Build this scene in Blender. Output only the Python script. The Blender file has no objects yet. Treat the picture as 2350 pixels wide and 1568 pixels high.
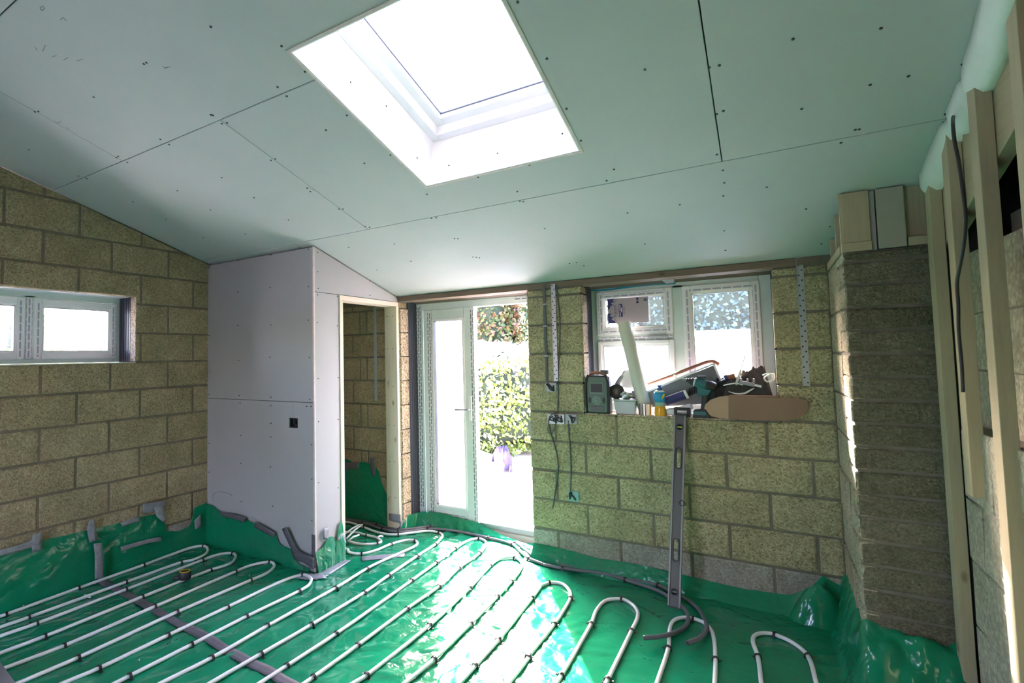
import bpy, bmesh, math, random
from mathutils import Vector, Matrix, noise
random.seed(7)
R = math.radians
# ---------------------------------------------------------------- camera, sky, sun, exposure
F, CX, CY, EYE = 1187.8, 1001.24, 754.52, 1.57          # focal length and principal point in px of the 2350x1568 frame
YAW, PIT, ROL = .566, .0535, .0200
_f = Vector((-math.sin(YAW)*math.cos(PIT), math.cos(YAW)*math.cos(PIT), math.sin(PIT)))
_r0 = Vector((math.cos(YAW), math.sin(YAW), 0)); _d0 = _f.cross(_r0)
RT = _r0*math.cos(ROL)+_d0*math.sin(ROL); DN = _f.cross(RT)
sc = bpy.context.scene
cd = bpy.data.cameras.new('camera'); cam = bpy.data.objects.new('camera', cd); sc.collection.objects.link(cam)
cd.sensor_width = 36; cd.lens = F/2350*36; cd.shift_x = (1175-CX)/2350; cd.shift_y = -(784-CY)/2350
cd.clip_start = .02; cd.clip_end = 300
cam.matrix_world = Matrix(((RT.x, -DN.x, -_f.x, 0), (RT.y, -DN.y, -_f.y, 0), (RT.z, -DN.z, -_f.z, EYE), (0, 0, 0, 1)))
sc.camera = cam
SUN_EL, SUN_AZ = R(30), Vector((-.53, .85, 0)).normalized()      # towards the sun
w = bpy.data.worlds.new('sky'); sc.world = w; w.use_nodes = True
nt = w.node_tree; bg = nt.nodes['Background']
sk = nt.nodes.new('ShaderNodeTexSky'); sk.sky_type = 'NISHITA'; sk.sun_disc = False
sk.sun_elevation = SUN_EL; sk.sun_rotation = math.atan2(SUN_AZ.x, SUN_AZ.y)
sk.dust_density = 2.5; sk.air_density = 1.0
wb_ = nt.nodes.new('ShaderNodeMix'); wb_.data_type = 'RGBA'; wb_.blend_type = 'MULTIPLY'; wb_.inputs[0].default_value = 1; wb_.inputs[7].default_value = (1.15, .93, 1.03, 1)   # the camera's white balance
nt.links.new(sk.outputs[0], wb_.inputs[6]); nt.links.new(wb_.outputs[2], bg.inputs[0]); bg.inputs[1].default_value = 2.3
sl = bpy.data.lights.new('sun', 'SUN'); sl.energy = 10.5; sl.angle = R(.6); sl.color = (1, .88, .84)
so = bpy.data.objects.new('sun', sl); sc.collection.objects.link(so)
so.rotation_euler = (SUN_AZ*math.cos(SUN_EL)+Vector((0, 0, math.sin(SUN_EL)))).to_track_quat('Z', 'Y').to_euler()
so.location = (-6, 9, 9)
sc.view_settings.view_transform = 'Standard'; sc.view_settings.look = 'None'
sc.view_settings.gamma = 1; sc.view_settings.use_curve_mapping = False
sc.view_settings.exposure = 2.05
sc.cycles.max_bounces = 10; sc.cycles.diffuse_bounces = 6; sc.cycles.glossy_bounces = 4; sc.cycles.transparent_max_bounces = 12
sc.cycles.sample_clamp_indirect = 8; sc.cycles.caustics_reflective = False; sc.cycles.caustics_refractive = False
sc.cycles.use_denoising = True

# ---------------------------------------------------------------- helpers
AX = {'x': Vector((1, 0, 0)), 'y': Vector((0, 1, 0)), 'z': Vector((0, 0, 1)), 'c': Vector((0, .2905, 1))}
CEIL0 = 2.127+.2905*3.84                                 # ceiling plane: z + .2905 y = CEIL0
def at(px, py, ax, v):                                   # where the sight line of a photo pixel meets a real plane of the room
    d = RT*((px-CX)/F)+DN*((py-CY)/F)+_f; n = AX[ax]; c = Vector((0, 0, EYE))
    return c+d*((v-n.dot(c))/n.dot(d))
def zc(y): return CEIL0-.2905*y
class MB:
    def __init__(s): s.bm = bmesh.new()
    def poly(s, pts): 
        vs = [s.bm.verts.new(p) for p in pts]; return s.bm.faces.new(vs)
    def hexa(s, p):                                      # eight corners: bottom ring 0-3, top ring 4-7
        v = [s.bm.verts.new(q) for q in p]
        for f in ((3, 2, 1, 0), (4, 5, 6, 7), (0, 1, 5, 4), (1, 2, 6, 5), (2, 3, 7, 6), (3, 0, 4, 7)): s.bm.faces.new([v[i] for i in f])
        return s
    def box(s, a, b, M=None):
        p = [Vector((x, y, z)) for z in (a[2], b[2]) for x, y in ((a[0], a[1]), (b[0], a[1]), (b[0], b[1]), (a[0], b[1]))]
        return s.hexa([M @ q for q in p] if M else p)
    def bar(s, a, b, wdt, hgt, up=(0, 0, 1)):            # a rectangular bar from a to b
        a, b = Vector(a), Vector(b); d = (b-a); L = d.length; d.normalize(); x = d.cross(Vector(up)).normalized(); y = x.cross(d)
        M = Matrix((x, y, d)).transposed().to_4x4(); M.translation = a
        return s.box((-wdt/2, -hgt/2, 0), (wdt/2, hgt/2, L), M)
    def prism(s, pts, d):                                # polygon in space, extruded along d
        d = Vector(d); n = len(pts); a = [s.bm.verts.new(p) for p in pts]; b = [s.bm.verts.new(Vector(p)+d) for p in pts]
        s.bm.faces.new(a[::-1]); s.bm.faces.new(b)
        for i in range(n): s.bm.faces.new((a[i], a[(i+1) % n], b[(i+1) % n], b[i]))
        return s
    def tube(s, pts, r, n=8, caps=True, rfun=None):
        pts = [Vector(p) for p in pts]; rings = []; up = None
        for i, p in enumerate(pts):
            t = (pts[min(i+1, len(pts)-1)]-pts[max(i-1, 0)]).normalized()
            if up is None: up = t.orthogonal().normalized()
            up = (up-t*up.dot(t)).normalized(); sd = t.cross(up); rr = rfun(i/(len(pts)-1)) if rfun else r
            rings.append([s.bm.verts.new(p+(up*math.cos(k*2*math.pi/n)+sd*math.sin(k*2*math.pi/n))*rr) for k in range(n)])
        for a, b in zip(rings, rings[1:]):
            for k in range(n): s.bm.faces.new((a[k], a[(k+1) % n], b[(k+1) % n], b[k]))
        if caps: s.bm.faces.new(rings[0][::-1]); s.bm.faces.new(rings[-1])
        return s
    def lathe(s, prof, n=20, M=None, sx=1, sy=1):
        M = M or Matrix(); rings = []
        for r, z in prof:
            rings.append([s.bm.verts.new(M @ Vector((r*sx*math.cos(k*2*math.pi/n), r*sy*math.sin(k*2*math.pi/n), z))) for k in range(n)])
        for a, b in zip(rings, rings[1:]):
            for k in range(n): s.bm.faces.new((a[k], a[(k+1) % n], b[(k+1) % n], b[k]))
        if prof[0][0] > 1e-5: s.bm.faces.new(rings[0][::-1])
        if prof[-1][0] > 1e-5: s.bm.faces.new(rings[-1])
        return s
    def grid(s, fn, nu, nv):
        v = [[s.bm.verts.new(fn(i/nu, j/nv)) for j in range(nv+1)] for i in range(nu+1)]
        for i in range(nu):
            for j in range(nv): s.bm.faces.new((v[i][j], v[i+1][j], v[i+1][j+1], v[i][j+1]))
        return s
    def build(s, name, mat, parent=None, smooth=False, bevel=0, seg=2, sharp=None):
        bmesh.ops.recalc_face_normals(s.bm, faces=s.bm.faces)
        me = bpy.data.meshes.new(name); s.bm.to_mesh(me); s.bm.free()
        me.materials.append(mat)
        if smooth:
            for p in me.polygons: p.use_smooth = True
            if sharp: me.set_sharp_from_angle(angle=R(sharp))
        return link(name, me, parent, bevel, seg)
def link(name, me, parent=None, bevel=0, seg=2):
    o = bpy.data.objects.new(name, me); sc.collection.objects.link(o)
    if bevel:
        m = o.modifiers.new('bevel', 'BEVEL'); m.width = bevel; m.segments = seg; m.limit_method = 'ANGLE'; m.angle_limit = R(40)
    if parent: adopt(o, parent)
    return o
def wloc(o):
    v = Vector(o.location)
    if o.parent: v += o.matrix_parent_inverse.translation+wloc(o.parent)
    return v
def adopt(o, parent):
    o.parent = parent; o.matrix_parent_inverse = Matrix.Translation(-wloc(parent)) if wloc(parent).length else Matrix()
def thing(name, label, cat, loc=(0, 0, 0), group=None):
    o = bpy.data.objects.new(name, None); sc.collection.objects.link(o); o.location = loc; o.empty_display_size = .1
    o['label'] = label; o['category'] = cat
    if group: o['group'] = group
    return o
def tag(o, label, cat, group=None):
    o['label'] = label; o['category'] = cat
    if group: o['group'] = group
    return o
def struct(o, label=None, cat=None):
    o['kind'] = 'structure'
    if label: o['label'] = label
    if cat: o['category'] = cat
    return o
def spline(pts, n=8):                                    # centripetal-ish Catmull-Rom
    pts = [Vector(p) for p in pts]; q = [pts[0]*2-pts[1]]+pts+[pts[-1]*2-pts[-2]]; out = []
    for i in range(1, len(q)-2):
        a, b, c, d = q[i-1:i+3]; L = (c-b).length; m1 = (c-a); m2 = (d-b)
        m1 = m1*(L/max(1e-6, (b-a).length+L)); m2 = m2*(L/max(1e-6, (d-c).length+L))
        for k in range(n):
            t = k/n; out.append(b*(2*t**3-3*t*t+1)+m1*(t**3-2*t*t+t)+c*(-2*t**3+3*t*t)+m2*(t**3-t*t))
    return out+[pts[-1]]

# ---------------------------------------------------------------- materials
def mat(name, col=(.5, .5, .5), rough=.6, metal=0, spec=.5, emit=None, alpha=1, trans=0):
    m = bpy.data.materials.new(name); m.use_nodes = True; b = m.node_tree.nodes['Principled BSDF']
    b.inputs['Base Color'].default_value = (*col, 1); b.inputs['Roughness'].default_value = rough
    b.inputs['Metallic'].default_value = metal; b.inputs['Specular IOR Level'].default_value = spec
    b.inputs['Transmission Weight'].default_value = trans
    return m
class N:                                                 # short node-building
    def __init__(s, m): s.m = m; s.t = m.node_tree; s.b = s.t.nodes['Principled BSDF']; s.out = s.t.nodes['Material Output']
    def n(s, ty, **k):
        o = s.t.nodes.new('ShaderNode'+ty)
        for a, v in k.items():
            if a.startswith('i_'): o.inputs[a[2:].replace('_', ' ')].default_value = v
            else: setattr(o, a, v)
        return o
    def l(s, a, b): s.t.links.new(a, b)
    def pos(s): return s.n('NewGeometry').outputs['Position']
    def obj(s): return s.n('TexCoord').outputs['Object']
    def noise(s, v, scale, detail=4, rough=.6): 
        o = s.n('TexNoise'); o.inputs['Scale'].default_value = scale; o.inputs['Detail'].default_value = detail; o.inputs['Roughness'].default_value = rough; s.l(v, o.inputs['Vector']); return o.outputs[0]
    def ramp(s, f, stops):
        o = s.n('ValToRGB'); e = o.color_ramp.elements
        while len(e) < len(stops): e.new(.5)
        for el, (p, c) in zip(e, stops): el.position = p; el.color = (*c, 1) if len(c) == 3 else c
        s.l(f, o.inputs[0]); return o.outputs[0]
    def mix(s, f, a, b, mode='MIX'):
        o = s.n('Mix', data_type='RGBA', blend_type=mode)
        for inp, v in ((o.inputs[0], f), (o.inputs[6], a), (o.inputs[7], b)):
            if hasattr(v, 'is_linked'): s.l(v, inp)
            elif isinstance(v, tuple): inp.default_value = (*v, 1)
            else: inp.default_value = v
        return o.outputs[2]
    def bump(s, h, strength, dist=.01):
        o = s.n('Bump'); o.inputs['Strength'].default_value = strength; o.inputs['Distance'].default_value = dist; s.l(h, o.inputs['Height']); s.l(o.outputs[0], s.b.inputs['Normal']); return o
    def col(s, c): s.l(c, s.b.inputs['Base Color'])
def speckle(name, c1, c2, c3, scale=120, bump=.8, tint=.12, blot=.25):
    m = mat(name, c1, .95, spec=.15); n = N(m); p = n.pos()
    v = n.n('TexVoronoi'); v.inputs['Scale'].default_value = scale; v.inputs['Randomness'].default_value = 1; n.l(p, v.inputs['Vector'])
    c = n.ramp(n.n('SeparateColor').outputs[0], [(.0, c3), (.16, c2), (.55, c1), (1, tuple(min(1, x*1.35) for x in c1))])
    n.l(v.outputs['Color'], [x for x in n.t.nodes if x.type == 'SEPARATE_COLOR'][0].inputs[0])
    big = n.ramp(n.noise(p, 5, 3), [(.3, (1-blot,)*3), (.7, (1, 1, 1))])
    rnd = n.ramp(n.n('ObjectInfo').outputs['Random'], [(0, (1-tint, 1-tint, 1-tint*1.2)), (1, (1, 1, 1))])
    n.col(n.mix(1.0, n.mix(1.0, c, big, 'MULTIPLY'), rnd, 'MULTIPLY'))
    h = n.n('Math', operation='ADD'); n.l(v.outputs['Distance'], h.inputs[0]); n.l(n.noise(p, 60, 3), h.inputs[1])
    n.bump(h.outputs[0], bump, .006)
    return m
M = {}
M['block'] = speckle('aggregate_block', (.49, .43, .265), (.395, .345, .205), (.25, .215, .125))
M['block_left'] = speckle('aggregate_block_tan', (.43, .355, .225), (.36, .297, .18), (.265, .215, .13))
M['dense'] = speckle('dense_concrete', (.36, .345, .30), (.31, .295, .255), (.24, .23, .20), 130, .35, .12)
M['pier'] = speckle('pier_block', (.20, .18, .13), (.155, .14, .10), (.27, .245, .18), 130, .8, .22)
M['cut_block'] = speckle('cut_block_face', (.66, .52, .40), (.5, .38, .28), (.25, .19, .13), 95, .9)
M['paintwall'] = speckle('old_cream_paint', (.42, .385, .30), (.40, .365, .285), (.33, .30, .23), 70, .25, .1, .2)
def simple_noise(name, a, b, scale, rough=.8, bump=0, detail=4, coords='pos', spec=.4, bdist=.004):
    m = mat(name, a, rough, spec=spec); n = N(m); p = n.pos() if coords == 'pos' else n.obj()
    f = n.noise(p, scale, detail); n.col(n.ramp(f, [(.3, a), (.72, b)]))
    if bump: n.bump(n.noise(p, scale*6, 4), bump, bdist)
    return m
M['mortar'] = simple_noise('mortar', (.155, .12, .09), (.21, .17, .13), 14, .95, .6)
M['mortar_grey'] = simple_noise('mortar_grey', (.15, .13, .10), (.21, .185, .145), 14, .95, .6)
M['mortar_pier'] = simple_noise('mortar_pier', (.17, .155, .13), (.23, .21, .18), 14, .95, .6)
M['ceil_board'] = simple_noise('moisture_board', (.445, .485, .475), (.48, .515, .505), 2.2, .72, .03)
M['board'] = simple_noise('grey_board', (.385, .378, .38), (.41, .402, .404), 2.0, .75, .03)
M['gypsum'] = simple_noise('gypsum_edge', (.62, .53, .50), (.72, .63, .60), 30, .95, .4)
M['lining'] = mat('white_lining', (.86, .86, .87), .6)
M['screw'] = mat('black_screw', (.015, .015, .015), .6)
M['upvc'] = mat('white_upvc', (.78, .80, .80), .3)
M['film'] = simple_noise('protective_film', (.56, .66, .63), (.66, .74, .71), 6, .3, .15)
M['closer'] = mat('dark_cavity_closer', (.055, .058, .085), .45)
def dashes(name, vert, base=(.70, .75, .75), dash=(.17, .19, .20)):
    m = mat(name, base, .35); n = N(m); p = n.pos(); mp = n.n('Mapping'); n.l(p, mp.inputs[0])
    sep = n.n('SeparateXYZ'); n.l(p, sep.inputs[0]); cmb = n.n('CombineXYZ')
    ad = n.n('Math', operation='ADD'); n.l(sep.outputs[0], ad.inputs[0]); n.l(sep.outputs[1], ad.inputs[1])
    if vert: n.l(sep.outputs[2], cmb.inputs[0]); n.l(ad.outputs[0], cmb.inputs[1])
    else: n.l(ad.outputs[0], cmb.inputs[0]); n.l(sep.outputs[2], cmb.inputs[1])
    br = n.n('TexBrick'); n.l(cmb.outputs[0], br.inputs['Vector'])
    br.inputs['Color1'].default_value = (*dash, 1); br.inputs['Color2'].default_value = (*dash, 1); br.inputs['Mortar'].default_value = (*base, 1)
    br.inputs['Scale'].default_value = 1; br.inputs['Brick Width'].default_value = .062; br.inputs['Row Height'].default_value = .021; br.inputs['Mortar Size'].default_value = .0058; br.inputs['Mortar Smooth'].default_value = .15
    n.col(br.outputs['Color']); return m
M['dash_v'] = dashes('printed_tape_upright', True); M['dash_h'] = dashes('printed_tape_level', False)
M['dash_l'] = dashes('printed_tape_pale', True, (.74, .75, .80), (.36, .36, .42)); M['dash_lh'] = dashes('printed_tape_pale_level', False, (.74, .75, .80), (.36, .36, .42))
def wood(name, a, b, c, axis=2, scale=7):
    m = mat(name, a, .7, spec=.3); n = N(m); p = n.obj(); mp = n.n('Mapping'); sv = [scale*6, scale*6, scale*6]; sv[axis] = scale*.35
    mp.inputs['Scale'].default_value = sv; n.l(p, mp.inputs[0])
    g = n.noise(mp.outputs[0], 1, 5, .65); col = n.ramp(g, [(.25, a), (.5, b), (.75, a)])
    v = n.n('TexVoronoi'); v.inputs['Scale'].default_value = 1; mk = n.n('Mapping'); k = [7, 7, 7]; k[axis] = 3.2; mk.inputs['Scale'].default_value = k; n.l(p, mk.inputs[0]); n.l(mk.outputs[0], v.inputs['Vector'])
    kn = n.ramp(v.outputs['Distance'], [(.03, (1, 1, 1)), (.11, (0, 0, 0))])
    n.col(n.mix(kn, col, c)); n.bump(g, .15, .002); return m
M['wood_v'] = wood('pale_softwood_upright', (.37, .325, .215), (.44, .385, .255), (.20, .14, .08), 2)
M['wood_y'] = wood('pale_softwood_rafter', (.33, .285, .185), (.39, .335, .22), (.20, .14, .08), 1)
M['wood_x'] = wood('pale_softwood_level', (.37, .325, .215), (.44, .385, .255), (.20, .14, .08), 0)
M['lining_wood'] = wood('planed_pine', (.60, .56, .42), (.68, .63, .49), (.34, .24, .14), 2, 5)
M['lining_wood_y'] = wood('planed_pine_head', (.66, .55, .45), (.72, .61, .51), (.34, .24, .14), 1, 5)
M['plate'] = wood('brown_wall_plate', (.15, .11, .08), (.21, .155, .115), (.08, .06, .04), 0)
M['dark_wood'] = wood('old_dark_timber', (.17, .145, .125), (.23, .20, .175), (.05, .04, .04), 1)
def plastic_sheet(name, col, rough, fine):
    m = mat(name, col, rough, spec=.5); n = N(m); p = n.pos()
    n.col(n.ramp(n.noise(p, 3.0, 5), [(.25, tuple(x*.82 for x in col)), (.75, tuple(min(1, x*1.12) for x in col))]))
    dist = n.noise(p, 2.2, 2); mp = n.n('Vector' 'Math', operation='ADD'); n.l(p, mp.inputs[0])
    sc_ = n.n('VectorMath', operation='SCALE'); no = n.n('TexNoise'); no.inputs['Scale'].default_value = 2.5; n.l(p, no.inputs['Vector']); n.l(no.outputs['Color'], sc_.inputs[0]); sc_.inputs['Scale'].default_value = .35
    n.l(sc_.outputs[0], mp.inputs[1])
    def ridge(scale):
        f = n.noise(mp.outputs[0], scale, 2.5, .5); a = n.n('Math', operation='SUBTRACT'); n.l(f, a.inputs[0]); a.inputs[1].default_value = .5
        b = n.n('Math', operation='ABSOLUTE'); n.l(a.outputs[0], b.inputs[0]); return b.outputs[0]
    ad = n.n('Math', operation='MULTIPLY_ADD'); n.l(ridge(4), ad.inputs[0]); ad.inputs[1].default_value = 3.0; n.l(ridge(10), ad.inputs[2])
    n.bump(ad.outputs[0], fine, .03)
    return m
M['green'] = plastic_sheet('green_membrane', (.005, .21, .097), .14, .28)
M['duct'] = simple_noise('silver_duct_tape', (.20, .21, .235), (.30, .31, .335), 30, .36, .4, spec=.6)
M['duct_dark'] = simple_noise('grey_duct_tape_matt', (.095, .092, .105), (.13, .126, .14), 30, .5, .3)
M['pipe'] = mat('white_pipe', (.76, .78, .76), .35)
M['pipe_end'] = mat('pipe_bore', (.03, .03, .03), .7)
M['greypipe'] = mat('grey_pipe', (.13, .135, .155), .4)
M['clip'] = mat('black_clip', (.012, .012, .014), .4)
M['galv'] = mat('galvanised_steel', (.52, .54, .55), .4, .75)
M['galv_dull'] = mat('galvanised_dull', (.40, .43, .45), .5, .4)
M['cable'] = mat('grey_cable', (.09, .095, .105), .5)
M['black_cable'] = mat('black_cable', (.025, .024, .028), .5)
M['capping'] = mat('dark_capping', (.10, .105, .12), .5)
M['dark'] = mat('dark_void', (.02, .02, .02), .9)
M['insul'] = simple_noise('pale_insulation', (.62, .72, .66), (.70, .78, .73), 9, .7, .2, bdist=.01)
M['alu'] = mat('anodised_level', (.23, .225, .225), .45, .4)
M['alu_dark'] = mat('level_recess', (.10, .098, .10), .5, .3)
M['rubber'] = mat('black_rubber', (.02, .02, .024), .5)
M['vial'] = mat('level_vial', (.45, .62, .12), .15)
M['card'] = simple_noise('brown_card', (.23, .145, .10), (.26, .165, .115), 5, .85, .05)
M['card_in'] = simple_noise('pale_card', (.40, .27, .19), (.44, .30, .215), 5, .85, .05)
M['white'] = mat('white_plastic', (.82, .82, .80), .35)
M['paper'] = mat('white_paper', (.80, .78, .80), .8)
M['tubewhite'] = mat('cream_tube', (.62, .64, .54), .28)
M['teal'] = mat('teal_casing', (.012, .11, .125), .4)
M['radio_green'] = mat('radio_green', (.09, .135, .11), .5)
M['radio_light'] = mat('radio_grey', (.19, .25, .215), .55)
M['screen'] = mat('dark_screen', (.012, .015, .015), .45)
M['blue_label'] = mat('blue_label', (.02, .28, .55), .4)
M['blue_cap'] = mat('blue_cap', (.02, .13, .36), .35)
M['soap'] = mat('amber_soap', (.75, .36, .02), .12)
M['clear'] = mat('cloudy_clear_plastic', (.42, .46, .44), .25)
M['foil'] = mat('silver_foil', (.72, .72, .72), .18, 1.0)
M['navy'] = mat('navy_print', (.035, .035, .16), .5)
M['red'] = mat('red_print', (.55, .05, .03), .5)
M['yellow'] = mat('yellow_plastic', (.75, .52, .02), .4)
M['cloth'] = simple_noise('dark_cloth', (.035, .032, .034), (.075, .07, .068), 12, .9, .5, bdist=.01)
M['cloth2'] = simple_noise('brown_grey_cloth', (.08, .065, .06), (.13, .11, .10), 12, .9, .5, bdist=.01)
M['jacket'] = simple_noise('mauve_cloth', (.05, .034, .058), (.075, .052, .085), 10, .8, .4)
M['redwood'] = mat('red_brown_strip', (.30, .11, .06), .6)
M['grey_panel'] = mat('blue_grey_panel', (.17, .19, .205), .6)
M['steel'] = mat('steel_grey', (.33, .34, .37), .35, .6)
M['bluetape'] = mat('blue_tape', (.01, .24, .40), .6)
M['ground'] = simple_noise('pale_paving', (.50, .48, .45), (.62, .60, .56), 1.5, .9, .2)
M['render_white'] = simple_noise('white_render', (.72, .72, .70), (.80, .80, .78), 2, .9)
M['skyblock'] = mat('sky_block_deck', (.12, .10, .08), .9)
M['cream_board'] = simple_noise('cream_board', (.33, .33, .27), (.37, .365, .30), 6, .8)
M['brown_brick'] = simple_noise('brown_brickwork', (.12, .085, .065), (.18, .125, .095), 9, .95, .2)  # dark on the unseen rear wall to cut bounced light
M['darkgrey'] = simple_noise('dark_grey_plastic', (.085, .08, .095), (.11, .105, .12), 8, .45, .05)
def glass(name, haze, tint=(.9, .95, .94)):
    m = bpy.data.materials.new(name); m.use_nodes = True; t = m.node_tree; t.nodes.remove(t.nodes['Principled BSDF'])
    tr = t.nodes.new('ShaderNodeBsdfTransparent'); tr.inputs[0].default_value = (*tint, 1)
    tl = t.nodes.new('ShaderNodeBsdfTranslucent'); tl.inputs[0].default_value = (.9, .92, .95, 1)
    gl = t.nodes.new('ShaderNodeBsdfGlossy'); gl.inputs['Roughness'].default_value = .03
    fr = t.nodes.new('ShaderNodeFresnel'); fr.inputs[0].default_value = 1.35
    a = t.nodes.new('ShaderNodeMixShader'); a.inputs[0].default_value = haze; b = t.nodes.new('ShaderNodeMixShader')
    t.links.new(tr.outputs[0], a.inputs[1]); t.links.new(tl.outputs[0], a.inputs[2]); t.links.new(fr.outputs[0], b.inputs[0])
    t.links.new(a.outputs[0], b.inputs[1]); t.links.new(gl.outputs[0], b.inputs[2]); t.links.new(b.outputs[0], t.nodes['Material Output'].inputs[0]); return m
M['glass'] = glass('filmed_glass', .003); M['glass_left'] = glass('filmed_glass_left', .02); M['glass_door'] = glass('filmed_door_glass', .08); M['glass_roof'] = glass('roof_glass', .06)
def leafmat(name, cols, tl=.45):
    m = mat(name, cols[0], .5, spec=.35); n = N(m); g = n.n('NewGeometry')
    c = n.ramp(g.outputs['Random Per Island'], [(i/(len(cols)-1), c) for i, c in enumerate(cols)]); n.col(c)
    t = n.n('BsdfTranslucent'); n.l(c, t.inputs[0]); mx = n.n('MixShader'); mx.inputs[0].default_value = tl
    n.l(n.b.outputs[0], mx.inputs[1]); n.l(t.outputs[0], mx.inputs[2]); n.l(mx.outputs[0], n.out.inputs[0]); return m
M['leaf_bush'] = leafmat('bush_leaf', [(.10, .15, .02), (.20, .27, .05), (.34, .40, .13), (.52, .54, .34)])
M['leaf_glare'] = leafmat('glare_leaf', [(.45, .50, .32), (.60, .62, .48), (.75, .75, .65)])  # blown-out brightness put into the leaf colour
M['leaf_ivy'] = leafmat('ivy_leaf', [(.035, .06, .015), (.09, .10, .025), (.17, .06, .03), (.07, .10, .03), (.16, .12, .04)], .22)
M['leaf_dark'] = leafmat('conifer_leaf', [(.015, .03, .012), (.03, .055, .02), (.06, .09, .03), (.10, .12, .05)], .2)
M['leaf_blue'] = leafmat('blue_green_leaf', [(.025, .05, .05), (.045, .08, .075), (.07, .10, .06)], .06)
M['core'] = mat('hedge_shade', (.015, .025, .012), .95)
M['stem'] = mat('brown_stem', (.09, .06, .035), .9)

# ---------------------------------------------------------------- block walls
def clip(poly, a, b, c):                                 # keep a u + b v <= c
    out = []
    for i, p in enumerate(poly):
        q = poly[(i+1) % len(poly)]; dp = a*p[0]+b*p[1]-c; dq = a*q[0]+b*q[1]-c
        if dp <= 0: out.append(p)
        if dp*dq < 0: t = dp/(dp-dq); out.append((p[0]+(q[0]-p[0])*t, p[1]+(q[1]-p[1])*t))
    return out
def area(p): return abs(sum(p[i][0]*p[(i+1) % len(p)][1]-p[(i+1) % len(p)][0]*p[i][1] for i in range(len(p))))/2
def inset(p, d):
    n = len(p); s = 1 if sum(p[i][0]*p[(i+1) % n][1]-p[(i+1) % n][0]*p[i][1] for i in range(n)) > 0 else -1; L = []
    for i in range(n):
        (x0, y0), (x1, y1) = p[i], p[(i+1) % n]; l = math.hypot(x1-x0, y1-y0) or 1e-9; nx, ny = -(y1-y0)/l*s, (x1-x0)/l*s; L.append((nx, ny, nx*(x0)+ny*(y0)+d))
    out = []
    for i in range(n):
        a, b, c = L[i-1]; e, f, g = L[i]; D = a*f-b*e
        out.append(p[i] if abs(D) < 1e-6 else ((c*f-b*g)/D, (a*g-c*e)/D))
    return out
def block(poly, mp, depth, m, parent, name='block', proud=.006, ch=.007, jit=.0018):
    if len(poly) < 3 or area(poly) < .0008: return
    ins = inset(poly, ch) if area(poly) > .003 else poly
    mb = MB(); j = lambda: random.uniform(-jit, jit); pr = proud+random.uniform(-.002, .003)
    a = [mb.bm.verts.new(mp(u, v, -depth)) for u, v in poly]; b = [mb.bm.verts.new(mp(u+j(), v+j(), .0005)) for u, v in poly]
    c = [mb.bm.verts.new(mp(u+j(), v+j(), pr)) for u, v in ins]; n = len(poly)
    for i in range(n):
        k = (i+1) % n; mb.bm.faces.new((a[i], a[k], b[k], b[i])); mb.bm.faces.new((b[i], b[k], c[k], c[i]))
    mb.bm.faces.new(c); mb.bm.faces.new(a[::-1])
    return mb.build(name, m, parent)
def lay(parent, mp, zs, joints, u0, u1, mats, openings=(), halfplanes=(), depth=.1, gap=.016, **k):
    for r in range(len(zs)-1):
        js = [u0-.0055]+[x for x in sorted(joints(r)) if u0+.03 < x < u1-.03]+[u1+.0055]
        for a, b in zip(js, js[1:]):
            rects = [(a+gap/2, zs[r]+gap/2, b-gap/2, zs[r+1]-gap/2)]
            for (x0, y0, x1, y1) in openings:
                nxt = []
                for (p, q, s, t) in rects:
                    if s <= x0 or p >= x1 or t <= y0 or q >= y1: nxt.append((p, q, s, t)); continue
                    if p < x0: nxt.append((p, q, x0, t))
                    if s > x1: nxt.append((x1, q, s, t))
                    c, d = max(p, x0), min(s, x1)
                    if q < y0: nxt.append((c, q, d, y0))
                    if t > y1: nxt.append((c, y1, d, t))
                rects = nxt
            for (p, q, s, t) in rects:
                if s-p < .02 or t-q < .02: continue
                poly = [(p, q), (s, q), (s, t), (p, t)]
                for h in halfplanes: poly = clip(poly, *h) if poly else poly
                block(poly, mp, depth, mats(r), parent, **k)
XL, YB, XB, YF, XP, YP = -4.167, 3.84, -2.854, 2.778, .335, 3.16       # left wall, back wall, closet side, closet front, pier side, pier front
YR = -1.7                                                              # the room goes on behind the camera to here
Z0 = [.012, .239, .4615, .684, .9065, 1.129, 1.3515, 1.574, 1.7965, 2.019, 2.078]
# floor slab
f = MB().box((XL-.3, YR, -.12), (1.3, YB+.25, -.012)).build('floor', M['dense']); struct(f, 'concrete floor slab under the green sheet')
# --- back wall
LWIN = (.76, 1.574, 2.163, 2.088); BW = (-1.15, 1.129, .052, 2.09); DW = (-2.835, -.2, -1.585, 2.09)
wb = struct(bpy.data.objects.new('wall_back', None), 'pale aggregate block wall holding the open door and cluttered window'); sc.collection.objects.link(wb); wb.location = (-1, YB, 0)
mpb = lambda u, v, q: Vector((u, YB-q, v))
mb = MB()
for a, b in (((XL-.1, -.12), (DW[0]-.008, 2.13)), ((DW[2]+.008, -.12), (BW[0]-.008, 2.13)), ((BW[0]-.008, -.12), (BW[2]+.008, 1.121)), ((BW[2]+.008, -.12), (1.2, 2.13)), ((DW[0]-.008, 2.09), (DW[2]+.008, 2.13)), ((BW[0]-.008, 2.09), (BW[2]+.008, 2.13))):
    mb.box((a[0], YB, a[1]), (b[0], YB+.12, b[1]))
mb.build('mortar', M['mortar_grey'], wb)
def jb(r):
    if r == 0 or r % 2 == 0: base = -1.38
    else: base = -1.155
    j = [base+.4535*i for i in range(0, 5)]
    if r >= 5: j = []
    return j
MBK = lambda r: M['dense'] if r == 0 else M['block']
lay(wb, mpb, Z0, jb, DW[2], .33, MBK, [BW], depth=.12)
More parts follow.
